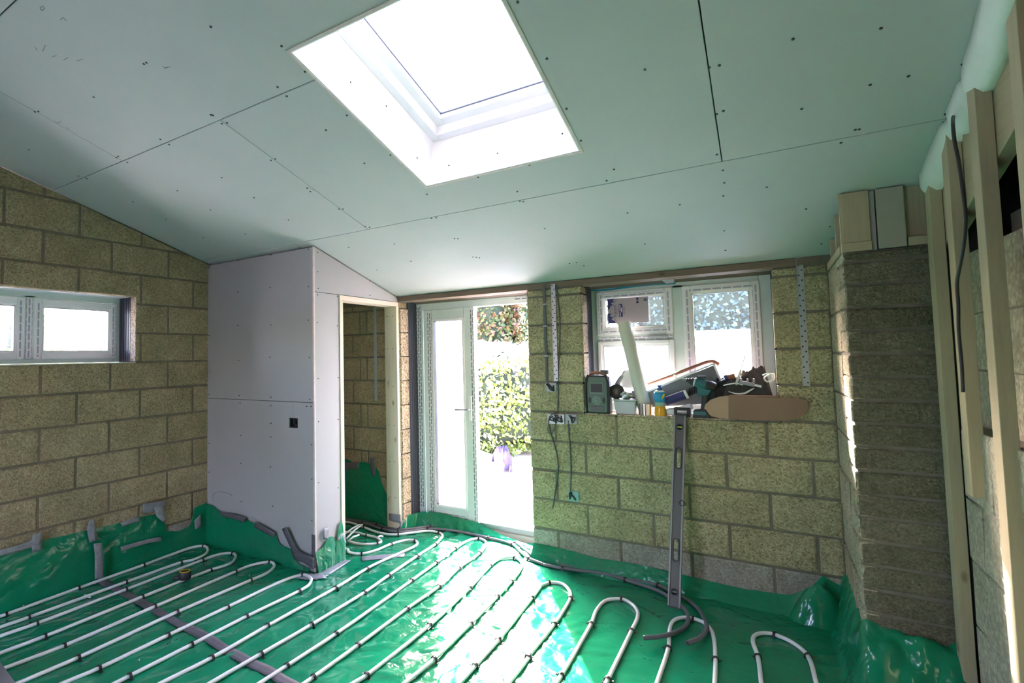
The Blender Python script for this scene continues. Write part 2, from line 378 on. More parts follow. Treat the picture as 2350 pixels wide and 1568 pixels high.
# piece of the same wall inside the closet, with small cut blocks
def jc(r): return [-3.41, -3.85] if r % 2 else [-3.318, -3.232, -3.7]
lay(wb, mpb, Z0, jc, XL, DW[0], lambda r: M['dense'] if r == 0 else M['block_left'], [])
# outer leaf of the cavity wall
mb = MB()
for a, b in (((XL-.5, -.3), (DW[0]-.02, 2.35)), ((DW[2]+.03, -.3), (BW[0]-.01, 2.35)), ((BW[0]-.01, -.3), (BW[2]+.01, 1.11)), ((BW[2]+.01, -.3), (1.3, 2.35)), ((DW[0]-.02, 2.12), (DW[2]+.03, 2.35)), ((BW[0]-.01, 2.10), (BW[2]+.01, 2.35)), ((DW[0]-.02, -.3), (DW[2]+.03, .05))):
    mb.box((a[0], YB+.27, a[1]), (b[0], YB+.37, b[1]))
mb.build('outer_leaf', M['render_white'], wb)
mb = MB()                                                 # cavity closers and sill boards round the openings
for x0, x1, z0, z1 in ((DW[0]-.03, DW[0]+.004, 0, 2.09), (DW[2]-.004, DW[2]+.03, 0, 2.09), (BW[0]-.03, BW[0]+.004, 1.129, 2.09), (BW[2]-.004, BW[2]+.03, 1.129, 2.09)):
    mb.box((x0, YB+.12, z0), (x1, YB+.27, z1))
    for k in range(4): mb.box((x0-.003, YB+.14+k*.03, z0), (x1+.003, YB+.152+k*.03, z1))
mb.build('cavity_closer', M['closer'], wb)['kind'] = 'stuff'
mb = MB(); mb.box((BW[0], YB-.0, 1.11), (BW[2], YB+.27, 1.1285)); mb.box((DW[0], YB+.12, -.1), (DW[2], YB+.27, -.014))
mb.build('sill_bed', M['cut_block'], wb)
# pinkish sawn block ends lining the door and window jambs
for x, s in ((DW[0], 1), (BW[0], 1), (BW[2], -1)):
    for r in range(0 if x == DW[0] else 5, 9):
        z0, z1 = Z0[r]+.006, min(Z0[r+1], 2.078)-.006
        MB().box((min(x, x+s*.005), YB+.004, z0), (max(x, x+s*.005), YB+.12, z1)).build('block_end', M['cut_block'], wb)
# --- left wall
wl = struct(bpy.data.objects.new('wall_left', None), 'tan aggregate block gable wall with the small high window'); sc.collection.objects.link(wl); wl.location = (XL, 1, 0)
mpl = lambda u, v, q: Vector((XL+q, u, v))
mb = MB()
def wallpoly(u0, u1, z0, z1=None):
    top = [(u1, z1), (u0, z1)] if z1 is not None else [(u1, zc(u1)-.003), (u0, zc(u0)-.003)]
    mb.prism([(XL, u, z) for u, z in [(u0, z0), (u1, z0)]+top], (-.08, 0, 0))
wallpoly(YR, LWIN[0]-.008, -.12); wallpoly(LWIN[2]+.008, YB+.1, -.12); wallpoly(LWIN[0]-.008, LWIN[2]+.008, -.12, LWIN[1]-.008); wallpoly(LWIN[0]-.008, LWIN[2]+.008, LWIN[3]+.008)
mb.build('mortar', M['mortar'], wl)
ZL = [.012, .239, .4615, .684, .9065, 1.135, 1.36, 1.574, 1.80, 2.03, 2.264, 2.491, 2.732, 2.957, 3.18, 3.405, 3.63]
def jl(r): return [1.532+(0 if r in (0, 2, 4, 6, 8, 10, 12, 14) else .2217)+.4435*k for k in range(-8, 6)]
lay(wl, mpl, ZL, jl, YR, YB, lambda r: M['dense'] if r == 0 else M['block_left'], [LWIN], [(.2905, 1, CEIL0-.004)], depth=.08)
mb = MB()
mb.prism([(XL-.25, u, z) for u, z in ((YR, -.3), (LWIN[0]-.01, -.3), (LWIN[0]-.01, zc(LWIN[0])+.2), (YR, zc(YR)+.2))], (-.1, 0, 0))
mb.prism([(XL-.25, u, z) for u, z in ((LWIN[2]+.01, -.3), (YB+.3, -.3), (YB+.3, zc(YB)+.2), (LWIN[2]+.01, zc(LWIN[2])+.2))], (-.1, 0, 0))
mb.box((XL-.35, LWIN[0]-.01, -.3), (XL-.25, LWIN[2]+.01, LWIN[1]-.01)); mb.box((XL-.35, LWIN[0]-.01, LWIN[3]+.02), (XL-.25, LWIN[2]+.01, 2.75))
mb.build('outer_leaf', M['render_white'], wl)
mb = MB()
for y0, y1 in ((LWIN[0]-.03, LWIN[0]+.004), (LWIN[2]-.006, LWIN[2]+.03)):
    mb.box((XL-.25, y0, LWIN[1]), (XL-.08, y1, LWIN[3]))
    for k in range(4): mb.box((XL-.23+k*.036, y0-.003, LWIN[1]), (XL-.215+k*.036, y1+.003, LWIN[3]))
mb.build('cavity_closer', M['closer'], wl)['kind'] = 'stuff'
MB().box((XL-.08, LWIN[2]-.004, LWIN[1]+.004), (XL-.004, LWIN[2]+.002, LWIN[3]-.004)).build('block_end', M['cut_block'], wl)
MB().box((XL-.25, LWIN[0], LWIN[1]-.012), (XL-.0, LWIN[2], LWIN[1]-.001)).build('sill_bed', M['lining'], wl)
MB().box((XL-.25, LWIN[0], LWIN[3]+.001), (XL-.08, LWIN[2], LWIN[3]+.02)).build('head_closer', M['lining'], wl)
# --- ceiling: boards under an unseen slab added to keep sky light out, with the skylight well cut out
ce = struct(bpy.data.objects.new('ceiling', None), 'sloping ceiling of pale green plasterboards with black screws'); sc.collection.objects.link(ce); ce.location = (-1.7, 1.5, 2.8)
SKX0, SKX1, SKY0, SKY1 = -1.595, -.70, 1.42, 2.433; CR = .64
NC = Vector((0, .2905, 1)).normalized()
def cp(x, y, h=0): return Vector((x, y, zc(y)))+NC*h
def board(pts, m=None, name='plasterboard', par=None, th=.0125):
    MB().prism([cp(x, y) for x, y in pts], NC*th).build(name, m or M['ceil_board'], par or ce, bevel=.0012, seg=1)
g = .0022
def rect(x0, x1, y0, y1): return [(x0+g, y0+g), (x1-g, y0+g), (x1-g, y1-g), (x0+g, y1-g)]
board(rect(XL, -3.0, 2.725, YB)); board(rect(-3.0, CR, 2.725, YB))
board(rect(XL, -2.27, 1.58, 2.725))
board([(-2.27+g, 1.58+g), (SKX0, 1.58+g), (SKX0, SKY1), (SKX1, SKY1), (SKX1, 1.58+g), (-.133-g, 1.58+g), (-.133-g, 2.725-g), (-2.27+g, 2.725-g)])
board(rect(-.133, CR, 1.58, 2.725))
board(rect(XL, -3.22, .79, 1.58)); board([(-3.22+g, .79+g), (-.82-g, .79+g), (-.82-g, SKY0), (SKX0, SKY0), (SKX0, 1.58-g), (-3.22+g, 1.58-g)])
board([(-.82+g, .79+g), (CR-g, .79+g), (CR-g, 1.58-g), (SKX1, 1.58-g), (SKX1, SKY0), (-.82+g, SKY0)])
for y0, y1 in ((-.36, .79), (YR, -.36)): board(rect(XL, -2.44, y0, y1)); board(rect(-2.44, CR, y0, y1))
mb = MB()
def slab(x0, x1, y0, y1, h0, h1): mb.hexa([cp(x, y, h) for h in (h0, h1) for x, y in ((x0, y0), (x1, y0), (x1, y1), (x0, y1))])
for a in ((XL-.3, SKX0-.03, YR, YB+.28), (SKX1+.03, 1.3, YR, YB+.28), (SKX0-.03, SKX1+.03, YR, SKY0-.03), (SKX0-.03, SKX1+.03, SKY1+.03, YB+.28)): slab(*a, .02, .30)
mb.build('sky_block_deck', M['skyblock'], ce)  # unseen slab added to stop sky leaking between the boards
mb = MB()
SCR = [(484,62),(646,106),(700,165),(330,147),(336,144),(215,223),(368,320),(388,332),(637,200),(658,221),(484,264),(489,265),(509,284),(521,282),(80,257),(88,256),(267,362),(271,359),(292,373),(180,404),(199,410),(66,344),(407,438),(305,463),(509,408),(583,454),(622,368),(632,365),(662,505),(563,537),(483,482),(467,546),(381,503),(748,299),(796,265),(836,375),(896,356),(1097,407),(980,446),(1215,379),(1187,440),(1193,462),(1201,463),(990,501),(1001,500),(943,600),(865,620),(705,432),(712,440),(778,480),(787,480),(838,520),(848,522),(1043,548),(1051,548),(1250,525),(1440,489),(1409,389),(1392,415),(1645,355),(1659,391),(1662,420),(1645,262),(1660,255),(1628,155),(1651,150),(1300,250),(1255,135),(1333,323),(1188,5),(2022,65),(1997,195),(1963,298),(1972,297),(1930,328),(2085,175),(2209,148),(2170,262),(2167,280),(2265,5),(2118,408),(1660,450),(1662,530),(1665,575),(1850,480),(1885,560),(1905,520),(1323,603),(1307,605),(1340,610),(1085,590),(1093,591),(1100,592),(800,568),(905,560),(1480,560),(1560,470),(1760,430),(1480,160),(1840,250),(1820,90)]
for p in SCR:
    c = at(*p, 'c', CEIL0-.001); Mx = Matrix.Translation(c) @ NC.to_track_quat('Z', 'Y').to_matrix().to_4x4()
    mb.lathe([(.0, -.0012), (.0052, -.0012), (.0052, .002)], 7, Mx)
o = mb.build('screws', M['screw'], ce); o['kind'] = 'stuff'
mb = MB()
for L_ in ([(372,152),(382,156),(392,153)],[(376,158),(384,154)],[(126,279),(133,283),(141,278)],[(152,292),(160,298)],[(92,18),(99,14),(102,20),(96,25),(92,18)],[(138,46),(145,40),(152,48)],[(80,108),(86,116)],[(98,118),(104,104)],[(120,130),(130,128)],[(146,138),(156,132)],[(176,140),(190,136)],[(705,430),(733,442)]):
    P_ = [at(*q, 'c', CEIL0-.0006) for q in L_]
    for a, b in zip(P_, P_[1:]): mb.bar(a, b, .0022, .0006, (0, 0, 1))
o = mb.build('pencil_marks', M['cable'], ce); o['kind'] = 'stuff'
# --- skylight well and roof window
sk3 = struct(bpy.data.objects.new('window_3', None), 'roof window at the top of a white lined well in the ceiling'); sc.collection.objects.link(sk3); sk3.location = cp(-1.15, 1.93, .3)
def cslab(mbx, x0, x1, y0, y1, h0, h1): return mbx.hexa([cp(x, y, h) for h in (h0, h1) for x, y in ((x0, y0), (x1, y0), (x1, y1), (x0, y1))])
for a in ((SKX0, SKX0+.012, SKY0, SKY1), (SKX1-.012, SKX1, SKY0, SKY1), (SKX0+.012, SKX1-.012, SKY0, SKY0+.012), (SKX0+.012, SKX1-.012, SKY1-.012, SKY1)):
    cslab(MB(), *a, -.001, .33).build('well_lining', M['lining'], sk3)
mb = MB()
for a in ((SKX0-.006, SKX0+.006, SKY0-.006, SKY1+.006), (SKX1-.006, SKX1+.006, SKY0-.006, SKY1+.006), (SKX0, SKX1, SKY0-.006, SKY0+.006), (SKX0, SKX1, SKY1-.006, SKY1+.006)): cslab(mb, *a, -.0035, .006)
mb.build('raw_edge', M['gypsum'], sk3)
for nm, ins, wd, h0, h1 in (('frame', .012, .05, .29, .36), ('sash', .058, .055, .345, .40)):
    mb = MB(); x0, x1, y0, y1 = SKX0+ins, SKX1-ins, SKY0+ins, SKY1-ins
    for a in ((x0, x0+wd, y0, y1), (x1-wd, x1, y0, y1), (x0+wd, x1-wd, y0, y0+wd), (x0+wd, x1-wd, y1-wd, y1)): cslab(mb, *a, h0, h1)
    mb.build(nm, M['lining'], sk3, bevel=.004)
mb = MB(); 
x0, x1, y0, y1 = SKX0+.112, SKX1-.112, SKY0+.112, SKY1-.112
for a in ((x0, x0+.004, y0, y1), (x1-.004, x1, y0, y1), (x0, x1, y0, y0+.004), (x0, x1, y1-.004, y1)): cslab(mb, *a, .375, .381)
mb.build('seal', M['rubber'], sk3)
cslab(MB(), SKX0+.1, SKX1-.1, SKY0+.1, SKY1-.1, .382, .387).build('pane', M['glass_roof'], sk3)
mb = MB()
for x, y, h in ((SKX0+.0125, 1.75, .13), (SKX0+.0125, 2.3, .1), (SKX0+.0125, 2.0, .2), (-1.45, SKY1-.0125, .1), (-1.15, SKY1-.0125, .1), (-.8, SKY1-.0125, .12)):
    c = cp(x, y, h); mb.lathe([(0, -.003), (.004, -.003), (.004, .003), (0, .003)], 6, Matrix.Translation(c))
mb.build('screws', M['screw'], sk3)['kind'] = 'stuff'
# --- closet partition
cf = struct(bpy.data.objects.new('wall_closet_front', None), 'grey plasterboard front of the corner closet with one socket hole'); sc.collection.objects.link(cf); cf.location = (-3.5, YF, 0)
SOC = at(673, 971, 'y', YF); sx, sz = SOC.x, SOC.z
zt = zc(YF)-.019
def slabf(par, pts, y0, y1, m, nm='plasterboard'): MB().prism([(x, y0, z) for x, z in pts], (0, y1-y0, 0)).build(nm, m, par, bevel=.0012, seg=1)
hx, hz = .048, .038
slabf(cf, [(XL+.002, 1.245), (XB, 1.245), (XB, zt), (XL+.002, zt)], YF, YF+.0125, M['board'])
slabf(cf, [(XL+.002, .01), (XB, .01), (XB, 1.241), (sx, 1.241), (sx, sz+hz), (sx+hx, sz+hz), (sx+hx, sz-hz), (sx-hx, sz-hz), (sx-hx, sz+hz), (sx-.0001, sz+hz), (sx-.0001, 1.241), (XL+.002, 1.241)], YF, YF+.0125, M['board'])
MB().box((XL, YF+.0126, 0), (sx-.05, YF+.06, zt)).box((sx+.05, YF+.0126, 0), (XB-.02, YF+.06, zt)).box((sx-.05, YF+.045, 0), (sx+.05, YF+.06, zt)).build('stud_backing', M['dark_wood'], cf)
mb = MB()
for p in [(546,598),(619,585),(623,585),(708,572),(546,670),(620,660),(708,658),(546,747),(622,746),(708,735),(548,828),(620,820),(710,821),(549,908),(622,912),(711,917),(551,925),(622,931),(704,933),(714,933),(480,905),(482,852),(480,770),(480,614),(553,1000),(622,1003),(715,1021),(553,1064),(621,1072),(716,1100),(554,1151),(626,1162),(716,1195),(480,1018),(480,1084),(622,972)]:
    mb.lathe([(0, -.001), (.0048, -.001), (.0048, .003), (0, .003)], 7, Matrix.Translation(at(*p, 'y', YF)) @ Matrix.Rotation(R(90), 4, 'X'))
mb.build('screws', M['screw'], cf)['kind'] = 'stuff'
t = thing('socket_box', 'black back box with round knockout in the grey closet front', 'socket box', (sx, YF, sz))
MB().box((sx-.041, YF+.004, sz-.034), (sx+.041, YF+.044, sz-.031)).box((sx-.041, YF+.004, sz+.031), (sx+.041, YF+.044, sz+.034)).box((sx-.041, YF+.004, sz-.031), (sx-.038, YF+.044, sz+.031)).box((sx+.038, YF+.004, sz-.031), (sx+.041, YF+.044, sz+.031)).box((sx-.041, YF+.041, sz-.034), (sx+.041, YF+.044, sz+.034)).build('box', M['rubber'], t)
MB().lathe([(.018, 0), (.024, 0), (.024, .006), (.018, .006), (.018, 0)], 20, Matrix.Translation((sx+.004, YF+.036, sz)) @ Matrix.Rotation(R(90), 4, 'X')).build('knockout', M['cable'], t)
MB().tube(spline([(sx-.03, YF+.03, sz+.025), (sx-.01, YF+.02, sz-.01), (sx+.02, YF+.025, sz-.02), (sx+.03, YF+.03, sz+.01)]), .003, 6).build('cable_tail', M['cable'], t, True)
cs = struct(bpy.data.objects.new('wall_closet_side', None), 'pale plasterboard side of the closet round its doorway'); sc.collection.objects.link(cs); cs.location = (XB, 3.3, 0)
def slabs(pts, m=M['board'], nm='plasterboard'): MB().prism([(XB, y, z) for y, z in pts], (-.0125, 0, 0)).build(nm, m, cs, bevel=.0012, seg=1)
slabs([(YF, .01), (3.052, .01), (3.052, 2.074), (YF, 2.074)])
slabs([(YF, 2.0785), (YB, 2.0785), (YB, zc(YB)-.012), (YF, zc(YF)-.012)])
MB().box((XB-.0126, YF-.001, .01), (XB+.0015, YF+.0125, zt)).build('raw_edge', M['gypsum'], cs)
MB().box((XB-.06, YF+.06, 0), (XB-.0128, 3.04, 2.2)).build('stud_backing', M['dark_wood'], cs)
mb = MB()
for p in [(729,579),(729,624),(730,662),(729,677),(728,740),(774,681),(774,748),(730,869),(776,867),(731,968),(776,963),(849,645),(849,678),(731,1108),(776,1120)]:
    mb.lathe([(0, -.001), (.0042, -.001), (.0042, .003), (0, .003)], 7, Matrix.Translation(at(*p, 'x', XB)) @ Matrix.Rotation(R(90), 4, 'Y'))
mb.build('screws', M['screw'], cs)['kind'] = 'stuff'
tr = struct(bpy.data.objects.new('trim_1', None), 'raw pine lining of the closet doorway'); sc.collection.objects.link(tr); tr.location = (XB, 3.45, 0)
MB().box((XB-.13, 3.054, 0), (XB+.008, 3.092, 2.035)).build('jamb', M['lining_wood'], tr, bevel=.0015)
MB().box((XB-.13, 3.800, 0), (XB+.008, 3.838, 2.035)).build('jamb', M['lining_wood'], tr, bevel=.0015)
MB().box((XB-.13, 3.054, 2.036), (XB+.008, 3.838, 2.074)).build('head', M['lining_wood_y'], tr, bevel=.0015)
mb = MB()
for z in (.3, .62, .95, 1.3, 1.65, 1.95):
    for x in (-.035, -.095): mb.lathe([(0, -.001), (.004, -.001), (.004, .003), (0, .003)], 6, Matrix.Translation((XB+x, 3.80, z)) @ Matrix.Rotation(R(90), 4, 'X'))
mb.build('screws', M['screw'], tr)['kind'] = 'stuff'
# --- timber wall plate over the door and window
t2 = struct(MB().box((XB+.004, YB-.012, 2.080), (.30, YB+.115, 2.124)).build('trim_2', M['plate'], bevel=.002), 'brown timber plate along the top of the back wall')
# --- pier in the right hand corner
wp = struct(bpy.data.objects.new('wall_pier', None), 'dark block pier of thin courses in the right corner'); sc.collection.objects.link(wp); wp.location = (.5, YP, 0)
MB().box((XP+.006, YP+.006, 0), (.66, YB, 2.03)).build('mortar', M['mortar_pier'], wp)
ZP = [0, .119, .2285]+[.338+.1095*k for k in range(16)]
ZP = [z for z in ZP if z < 1.99]+[2.03]
mpp = lambda u, v, q: Vector((u, YP-q, v))
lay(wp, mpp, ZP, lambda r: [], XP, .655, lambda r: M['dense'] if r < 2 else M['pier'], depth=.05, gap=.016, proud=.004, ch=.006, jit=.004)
mps = lambda u, v, q: Vector((XP-q, u, v))
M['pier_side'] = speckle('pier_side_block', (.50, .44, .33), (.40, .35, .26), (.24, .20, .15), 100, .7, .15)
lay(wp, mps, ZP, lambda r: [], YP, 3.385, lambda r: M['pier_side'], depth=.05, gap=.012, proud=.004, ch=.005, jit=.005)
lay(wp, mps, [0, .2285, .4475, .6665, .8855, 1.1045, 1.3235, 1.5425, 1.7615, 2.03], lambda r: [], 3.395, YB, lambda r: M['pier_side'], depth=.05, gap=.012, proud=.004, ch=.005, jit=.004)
tf = thing('timber_packing', 'short softwood packing boards between the dark pier top and ceiling', 'timber', (.5, YP, 2.03))
zt2 = zc(YP)-.004
MB().box((XP-.004, YP-.012, 2.032), (XP+.11, YP+.03, 2.075)).build('bearer', M['wood_x'], tf, bevel=.002)
MB().box((XP+.004, YP-.008, 2.076), (XP+.108, YP+.035, zt2-.002)).build('board', M['wood_v'], tf, bevel=.002)
MB().box((XP+.135, YP-.004, 2.034), (XP+.235, YP+.04, zt2-.002)).build('board', M['cream_board'], tf, bevel=.004)['label'] = 'pale painted board'
MB().box((XP+.111, YP+.01, 2.034), (XP+.13, YP+.05, zt2-.005)).build('strip', M['board'], tf)
MB().box((XP+.24, YP+.03, 2.034), (XP+.31, YP+.05, zt2-.005)).build('board', M['wood_v'], tf)
MB().box((XP+.24, YP-.01, 2.034), (XP+.33, YP+.028, 2.075)).build('bearer', M['wood_x'], tf, bevel=.002)
MB().box((XP-.008, YP+.04, 2.032), (XP+.035, YB-.02, 2.072)).build('side_bearer', M['wood_y'], tf, bevel=.002)
for y in (YP-.004, YP+.2, YP+.47): MB().prism([(XP-.004, y, 2.074), (XP-.004, y+.022, 2.074), (XP-.004, y+.022, zc(y+.022)-.006), (XP-.004, y, zc(y)-.006)], (.04, 0, 0)).build('batten', M['wood_v'], tf)
MB().prism([(XP+.05, y, z) for y, z in ((YP+.05, 2.03), (YB, 2.03), (YB, zc(YB)-.005), (YP+.05, zc(YP+.05)-.005))], (.3, 0, 0)).build('infill', M['dark_wood'], tf)
# --- unseen house wall behind the camera, its opening added to let in daylight
wq = struct(MB().box((XL-.3, YR-.12, -.12), (-2.55, YR, zc(YR)+.25)).box((-2.1, YR-.12, -.12), (1.2, YR, zc(YR)+.25)).box((-2.55, YR-.12, 2.0), (-2.1, YR, zc(YR)+.25)).build('wall_rear', M['brown_brick']), 'unseen brown wall at the house end, narrow opening added to let in light')
# --- right side: old painted wall, studs, sloping rafter
XS = .63
wr = struct(bpy.data.objects.new('wall_right', None), 'old cream painted masonry wall behind the bare studs'); sc.collection.objects.link(wr); wr.location = (.7, 1.5, 0)
MB().box((.672, YR, -.1), (.85, 2.99, 1.236)).box((.73, YR, 1.236), (.85, 3.1, 1.955)).build('masonry', M['mortar_pier'], wr)
mpr = lambda u, v, q: Vector((.672-q, u, v)); mpr2 = lambda u, v, q: Vector((.73-q, u, v))
lay(wr, mpr, [-.1, .2, .44, .70, .95, 1.236], lambda r: [2.35-.32*k+(.13 if r % 2 else 0) for k in range(-1, 13)], YR, 2.985, lambda r: M['paintwall'], depth=.05, gap=.007, proud=.005, ch=.006, jit=.008)
lay(wr, mpr2, [1.236, 1.47, 1.70, 1.955], lambda r: [2.25-.42*k+(.2 if r % 2 else 0) for k in range(-1, 10)], YR, 3.08, lambda r: M['paintwall'], depth=.05, gap=.008, proud=.004, ch=.006, jit=.006)
MB().box((1.05, YR, -.1), (1.15, YB, 3.9)).box((.7, 3.05, -.1), (1.1, 3.15, 2.6)).build('shade_backing', M['dark'], wr)  # near-black sheets added for the shade in the void behind the studs
sf = thing('stud_frame', 'bare softwood studs and sloping rafter against the cream painted wall', 'timber frame', (XS, 2.7, 0))
studs = [(3.035, .078, 0.0, 0), (2.745, .075, 1.0, 0), (2.412, .075, 0.0, 0), (2.05, .075, 0, 0), (1.65, .075, 0, 0), (1.25, .075, 0, 0), (.85, .075, 0, 0), (.45, .075, 0, 0), (.05, .075, 0, 0), (-.4, .075, 0, 0), (-.8, .075, 0, 0), (-1.2, .075, 0, 0)]
for y, wd, z0, _ in studs:
    zt_ = zc(y)-.05
    MB().prism([(XS, y, z0), (XS, y+wd, z0), (XS, y+wd, zc(y+wd)-.03), (XS, y, zc(y)-.03)], (.042, 0, 0)).build('stud', M['wood_v'], sf, bevel=.002)
def zr(y): return 2.052+.2905*(2.90-y)
MB().prism([(XS+.044, y, z) for y, z in ((YR, zr(YR)), (3.1, zr(3.1)), (3.1, zc(3.1)-.01), (YR, zc(YR)-.01))], (.045, 0, 0)).build('rafter', M['wood_y'], sf, bevel=.003)
mb = MB()
for k in range(9):
    y = 2.9-k*.42; mb.bar((.92, y, 1.96), (1.0, y-.28, 2.75), .05, .05)
mb.build('old_batten', M['dark_wood'], sf)['kind'] = 'stuff'
MB().box((.86, YR, 2.02), (.98, 3.0, 2.10)).build('old_plate', M['dark_wood'], sf)

# ---------------------------------------------------------------- windows and the door
def frame_y(par, x0, x1, z0, z1, y0, y1, wd, m, name='frame', bevel=.006):
    mb = MB()
    for a in ((x0, x0+wd, z0, z1), (x1-wd, x1, z0, z1), (x0+wd, x1-wd, z0, z0+wd), (x0+wd, x1-wd, z1-wd, z1)): mb.box((a[0], y0, a[2]), (a[1], y1, a[3]))
    return mb.build(name, m, par, bevel=bevel)
def tape_y(par, x0, x1, z0, z1, y, m): return MB().box((x0, y-.0015, z0), (x1, y, z1)).build('printed_tape', m, par)
FY = 4.10                                                 # room face of the uPVC frames
w2 = struct(bpy.data.objects.new('window_2', None), 'wide white window over the cluttered block sill'); sc.collection.objects.link(w2); w2.location = (-.55, FY, 1.6)
wx0, wx1, wz0, wz1 = -1.166, .062, 1.131, 2.115
frame_y(w2, wx0, wx1, wz0, wz1, FY, FY+.07, .085, M['film'], 'outer_frame')
MB().box((-.561, FY, wz0+.06), (-.485, FY+.07, wz1-.06)).build('mullion', M['film'], w2, bevel=.006)
MB().box((wx0+.06, FY+.001, 1.657), (-.561, FY+.07, 1.708)).build('transom', M['film'], w2, bevel=.006)
MB().box((wx0, FY-.14, 2.090), (wx1, FY+.0, 2.112)).build('head_strip', M['lining'], w2)
for nm, a in (('top_sash', (-1.108, -.559, 1.703, 2.041)), ('low_pane', (-1.108, -.559, 1.182, 1.66)), ('side_sash', (-.492, -.018, 1.182, 2.039))):
    x0, x1, z0, z1 = a
    so_ = frame_y(w2, x0, x1, z0, z1, FY-.014, FY+.05, .052 if nm != 'low_pane' else .03, M['upvc'], 'sash')
    e = .05 if nm != 'low_pane' else .028
    frame_y(so_, x0+e, x1-e, z0+e, z1-e, FY-.004, FY+.04, .014, M['white'], 'bead', .003)
    MB().box((x0+e, FY+.02, z0+e), (x1-e, FY+.024, z1-e)).build('pane', M['glass'], so_)
    fr = MB(); q = e+.012
    for b in ((x0+q, x0+q+.004, z0+q, z1-q), (x1-q-.004, x1-q, z0+q, z1-q), (x0+q, x1-q, z0+q, z0+q+.004), (x0+q, x1-q, z1-q-.004, z1-q)): fr.box((b[0], FY-.002, b[2]), (b[1], FY+.018, b[3]))
    fr.build('gasket', M['rubber'], so_)
    if nm == 'low_pane': continue
    tape_y(w2, x0+.018, x0+.042, z0+.02, z1-.02, FY-.0142, M['dash_l']); tape_y(w2, x1-.042, x1-.018, z0+.02, z1-.02, FY-.0142, M['dash_l'])
    tape_y(w2, x0+.045, x1-.045, z1-.042, z1-.018, FY-.0142, M['dash_lh'])
    if nm == 'top_sash': tape_y(w2, x0+.045, x1-.045, z0+.014, z0+.04, FY-.0142, M['dash_lh'])
tape_y(w2, -1.10, -.57, 1.664, 1.692, FY-.001, M['dash_lh'])
MB().box((-.735, FY-.03, 1.670), (-.597, FY-.0005, 1.692)).build('handle', M['galv_dull'], w2, bevel=.004)
mb = MB()                                                 # lumpy foam and packing above the frame
for k in range(26):
    x = wx0+.02+k*.046; mb.lathe([(.0, -.01), (.018, -.004), (.02, .004), (0, .012)], 6, Matrix.Translation((x, FY-.13+random.uniform(-.006, .006), 2.093)), 1.3, .5)
mb.build('foam', M['white'], w2, True)['kind'] = 'stuff'
MB().prism([at(x, y, 'y', FY-.075) for x, y in ((1513,640),(1548,637),(1545,648),(1527,650))], (0, .05, 0)).build('packer', M['galv_dull'], w2)
bl = spline([at(x, y, 'y', FY-.0035) for x, y in ((1357,666),(1375,666.5),(1396,665),(1430,660.5),(1470,655.5),(1510,652),(1550,650))], 4)
mb = MB()
for p, q in zip(bl, bl[1:]): mb.hexa([p-Vector((0, 0, .007)), q-Vector((0, 0, .007)), q-Vector((0, -.002, .007)), p-Vector((0, -.002, .007)), p+Vector((0, 0, .007)), q+Vector((0, 0, .007)), q+Vector((0, .002, .007)), p+Vector((0, .002, .007))])
mb.build('blue_tape', M['bluetape'], w2)
# advert sheet stuck to the top pane
YA = FY-.017
sh = thing('glazing_label', 'printed pinkish advert sheet stuck sideways on the top window pane', 'label', tuple(at(1440, 712, 'y', YA)))
A = at(1393.5, 687, 'y', YA); B = at(1487, 683, 'y', YA); C_ = at(1394, 743.5, 'y', YA)
lx0, lx1, lz0, lz1 = A.x, B.x, C_.z, A.z
M['advert'] = mat('advert_paper', (.46, .40, .44), .8)
MB().box((lx0, YA, lz0), (lx1, YA+.0015, lz1)).build('sheet', M['advert'], sh)
LW, LH = lx1-lx0, lz1-lz0
zig = [(0, 0), (.20, 0), (.17, .04), (.135, .04), (.155, .10), (.185, .13), (.12, .16), (.09, .17), (.13, .23), (.10, .30), (.06, .31), (.075, .37), (.02, .42), (.005, .5), (.02, .57), (.085, .60), (.07, .66), (.06, .70), (.11, .73), (.14, .78), (.085, .80), (.115, .86), (.17, .89), (.20, .98), (.215, 1), (0, 1)]
MB().prism([(lx0+u*LW, YA-.0006, lz1-(v)*LH) for u, v in zig], (0, .0005, 0)).build('navy_band', M['navy'], sh)
mb = MB()
for s in (1, -1): mb.bar((lx0+.07*LW, YA-.0007, lz0+.5*LH), (lx0+.24*LW, YA-.0007, lz0+(.5+s*.5)*LH), .0025, .0006, (0, 1, 0))
mb.build('chevron_line', M['cable'], sh)
mb = MB(); mb.box((lx0+.285*LW, YA-.0007, lz0+.26*LH), (lx0+.375*LW, YA, lz0+.77*LH)); mb.build('navy_panel', M['navy'], sh)
MB().box((lx0+.303*LW, YA-.0012, lz0+.28*LH), (lx0+.322*LW, YA-.0006, lz0+.44*LH)).box((lx0+.303*LW, YA-.0012, lz0+.48*LH), (lx0+.322*LW, YA-.0006, lz0+.74*LH)).box((lx0+.34*LW, YA-.0012, lz0+.44*LH), (lx0+.358*LW, YA-.0006, lz0+.62*LH)).build('panel_bars', M['white'], sh)
for zz in (.80, .93):
    mb = MB(); c = Matrix.Translation((lx0+.745*LW, YA-.0006, lz0+zz*LH)) @ Matrix.Rotation(R(90), 4, 'X')
    mb.lathe([(.0068, 0), (.0085, 0), (.0085, .0006), (.0068, .0006), (.0068, 0)], 20, c); mb.box((lx0+.743*LW, YA-.0008, lz0+zz*LH-.003), (lx0+.757*LW, YA-.0002, lz0+zz*LH+.003)); mb.build('round_symbol', M['navy'], sh)
mb = MB()
for k in range(6): mb.box((lx0+(.895+.014*k)*LW, YA-.0006, lz0+.82*LH), (lx0+(.903+.014*k)*LW, YA, lz0+.93*LH))
for k in range(4): mb.box((lx0+.9*LW, YA-.0006, lz0+(.84+.025*k)*LH), (lx0+.97*LW, YA, lz0+(.848+.025*k)*LH))
mb.build('bar_code', M['cable'], sh)
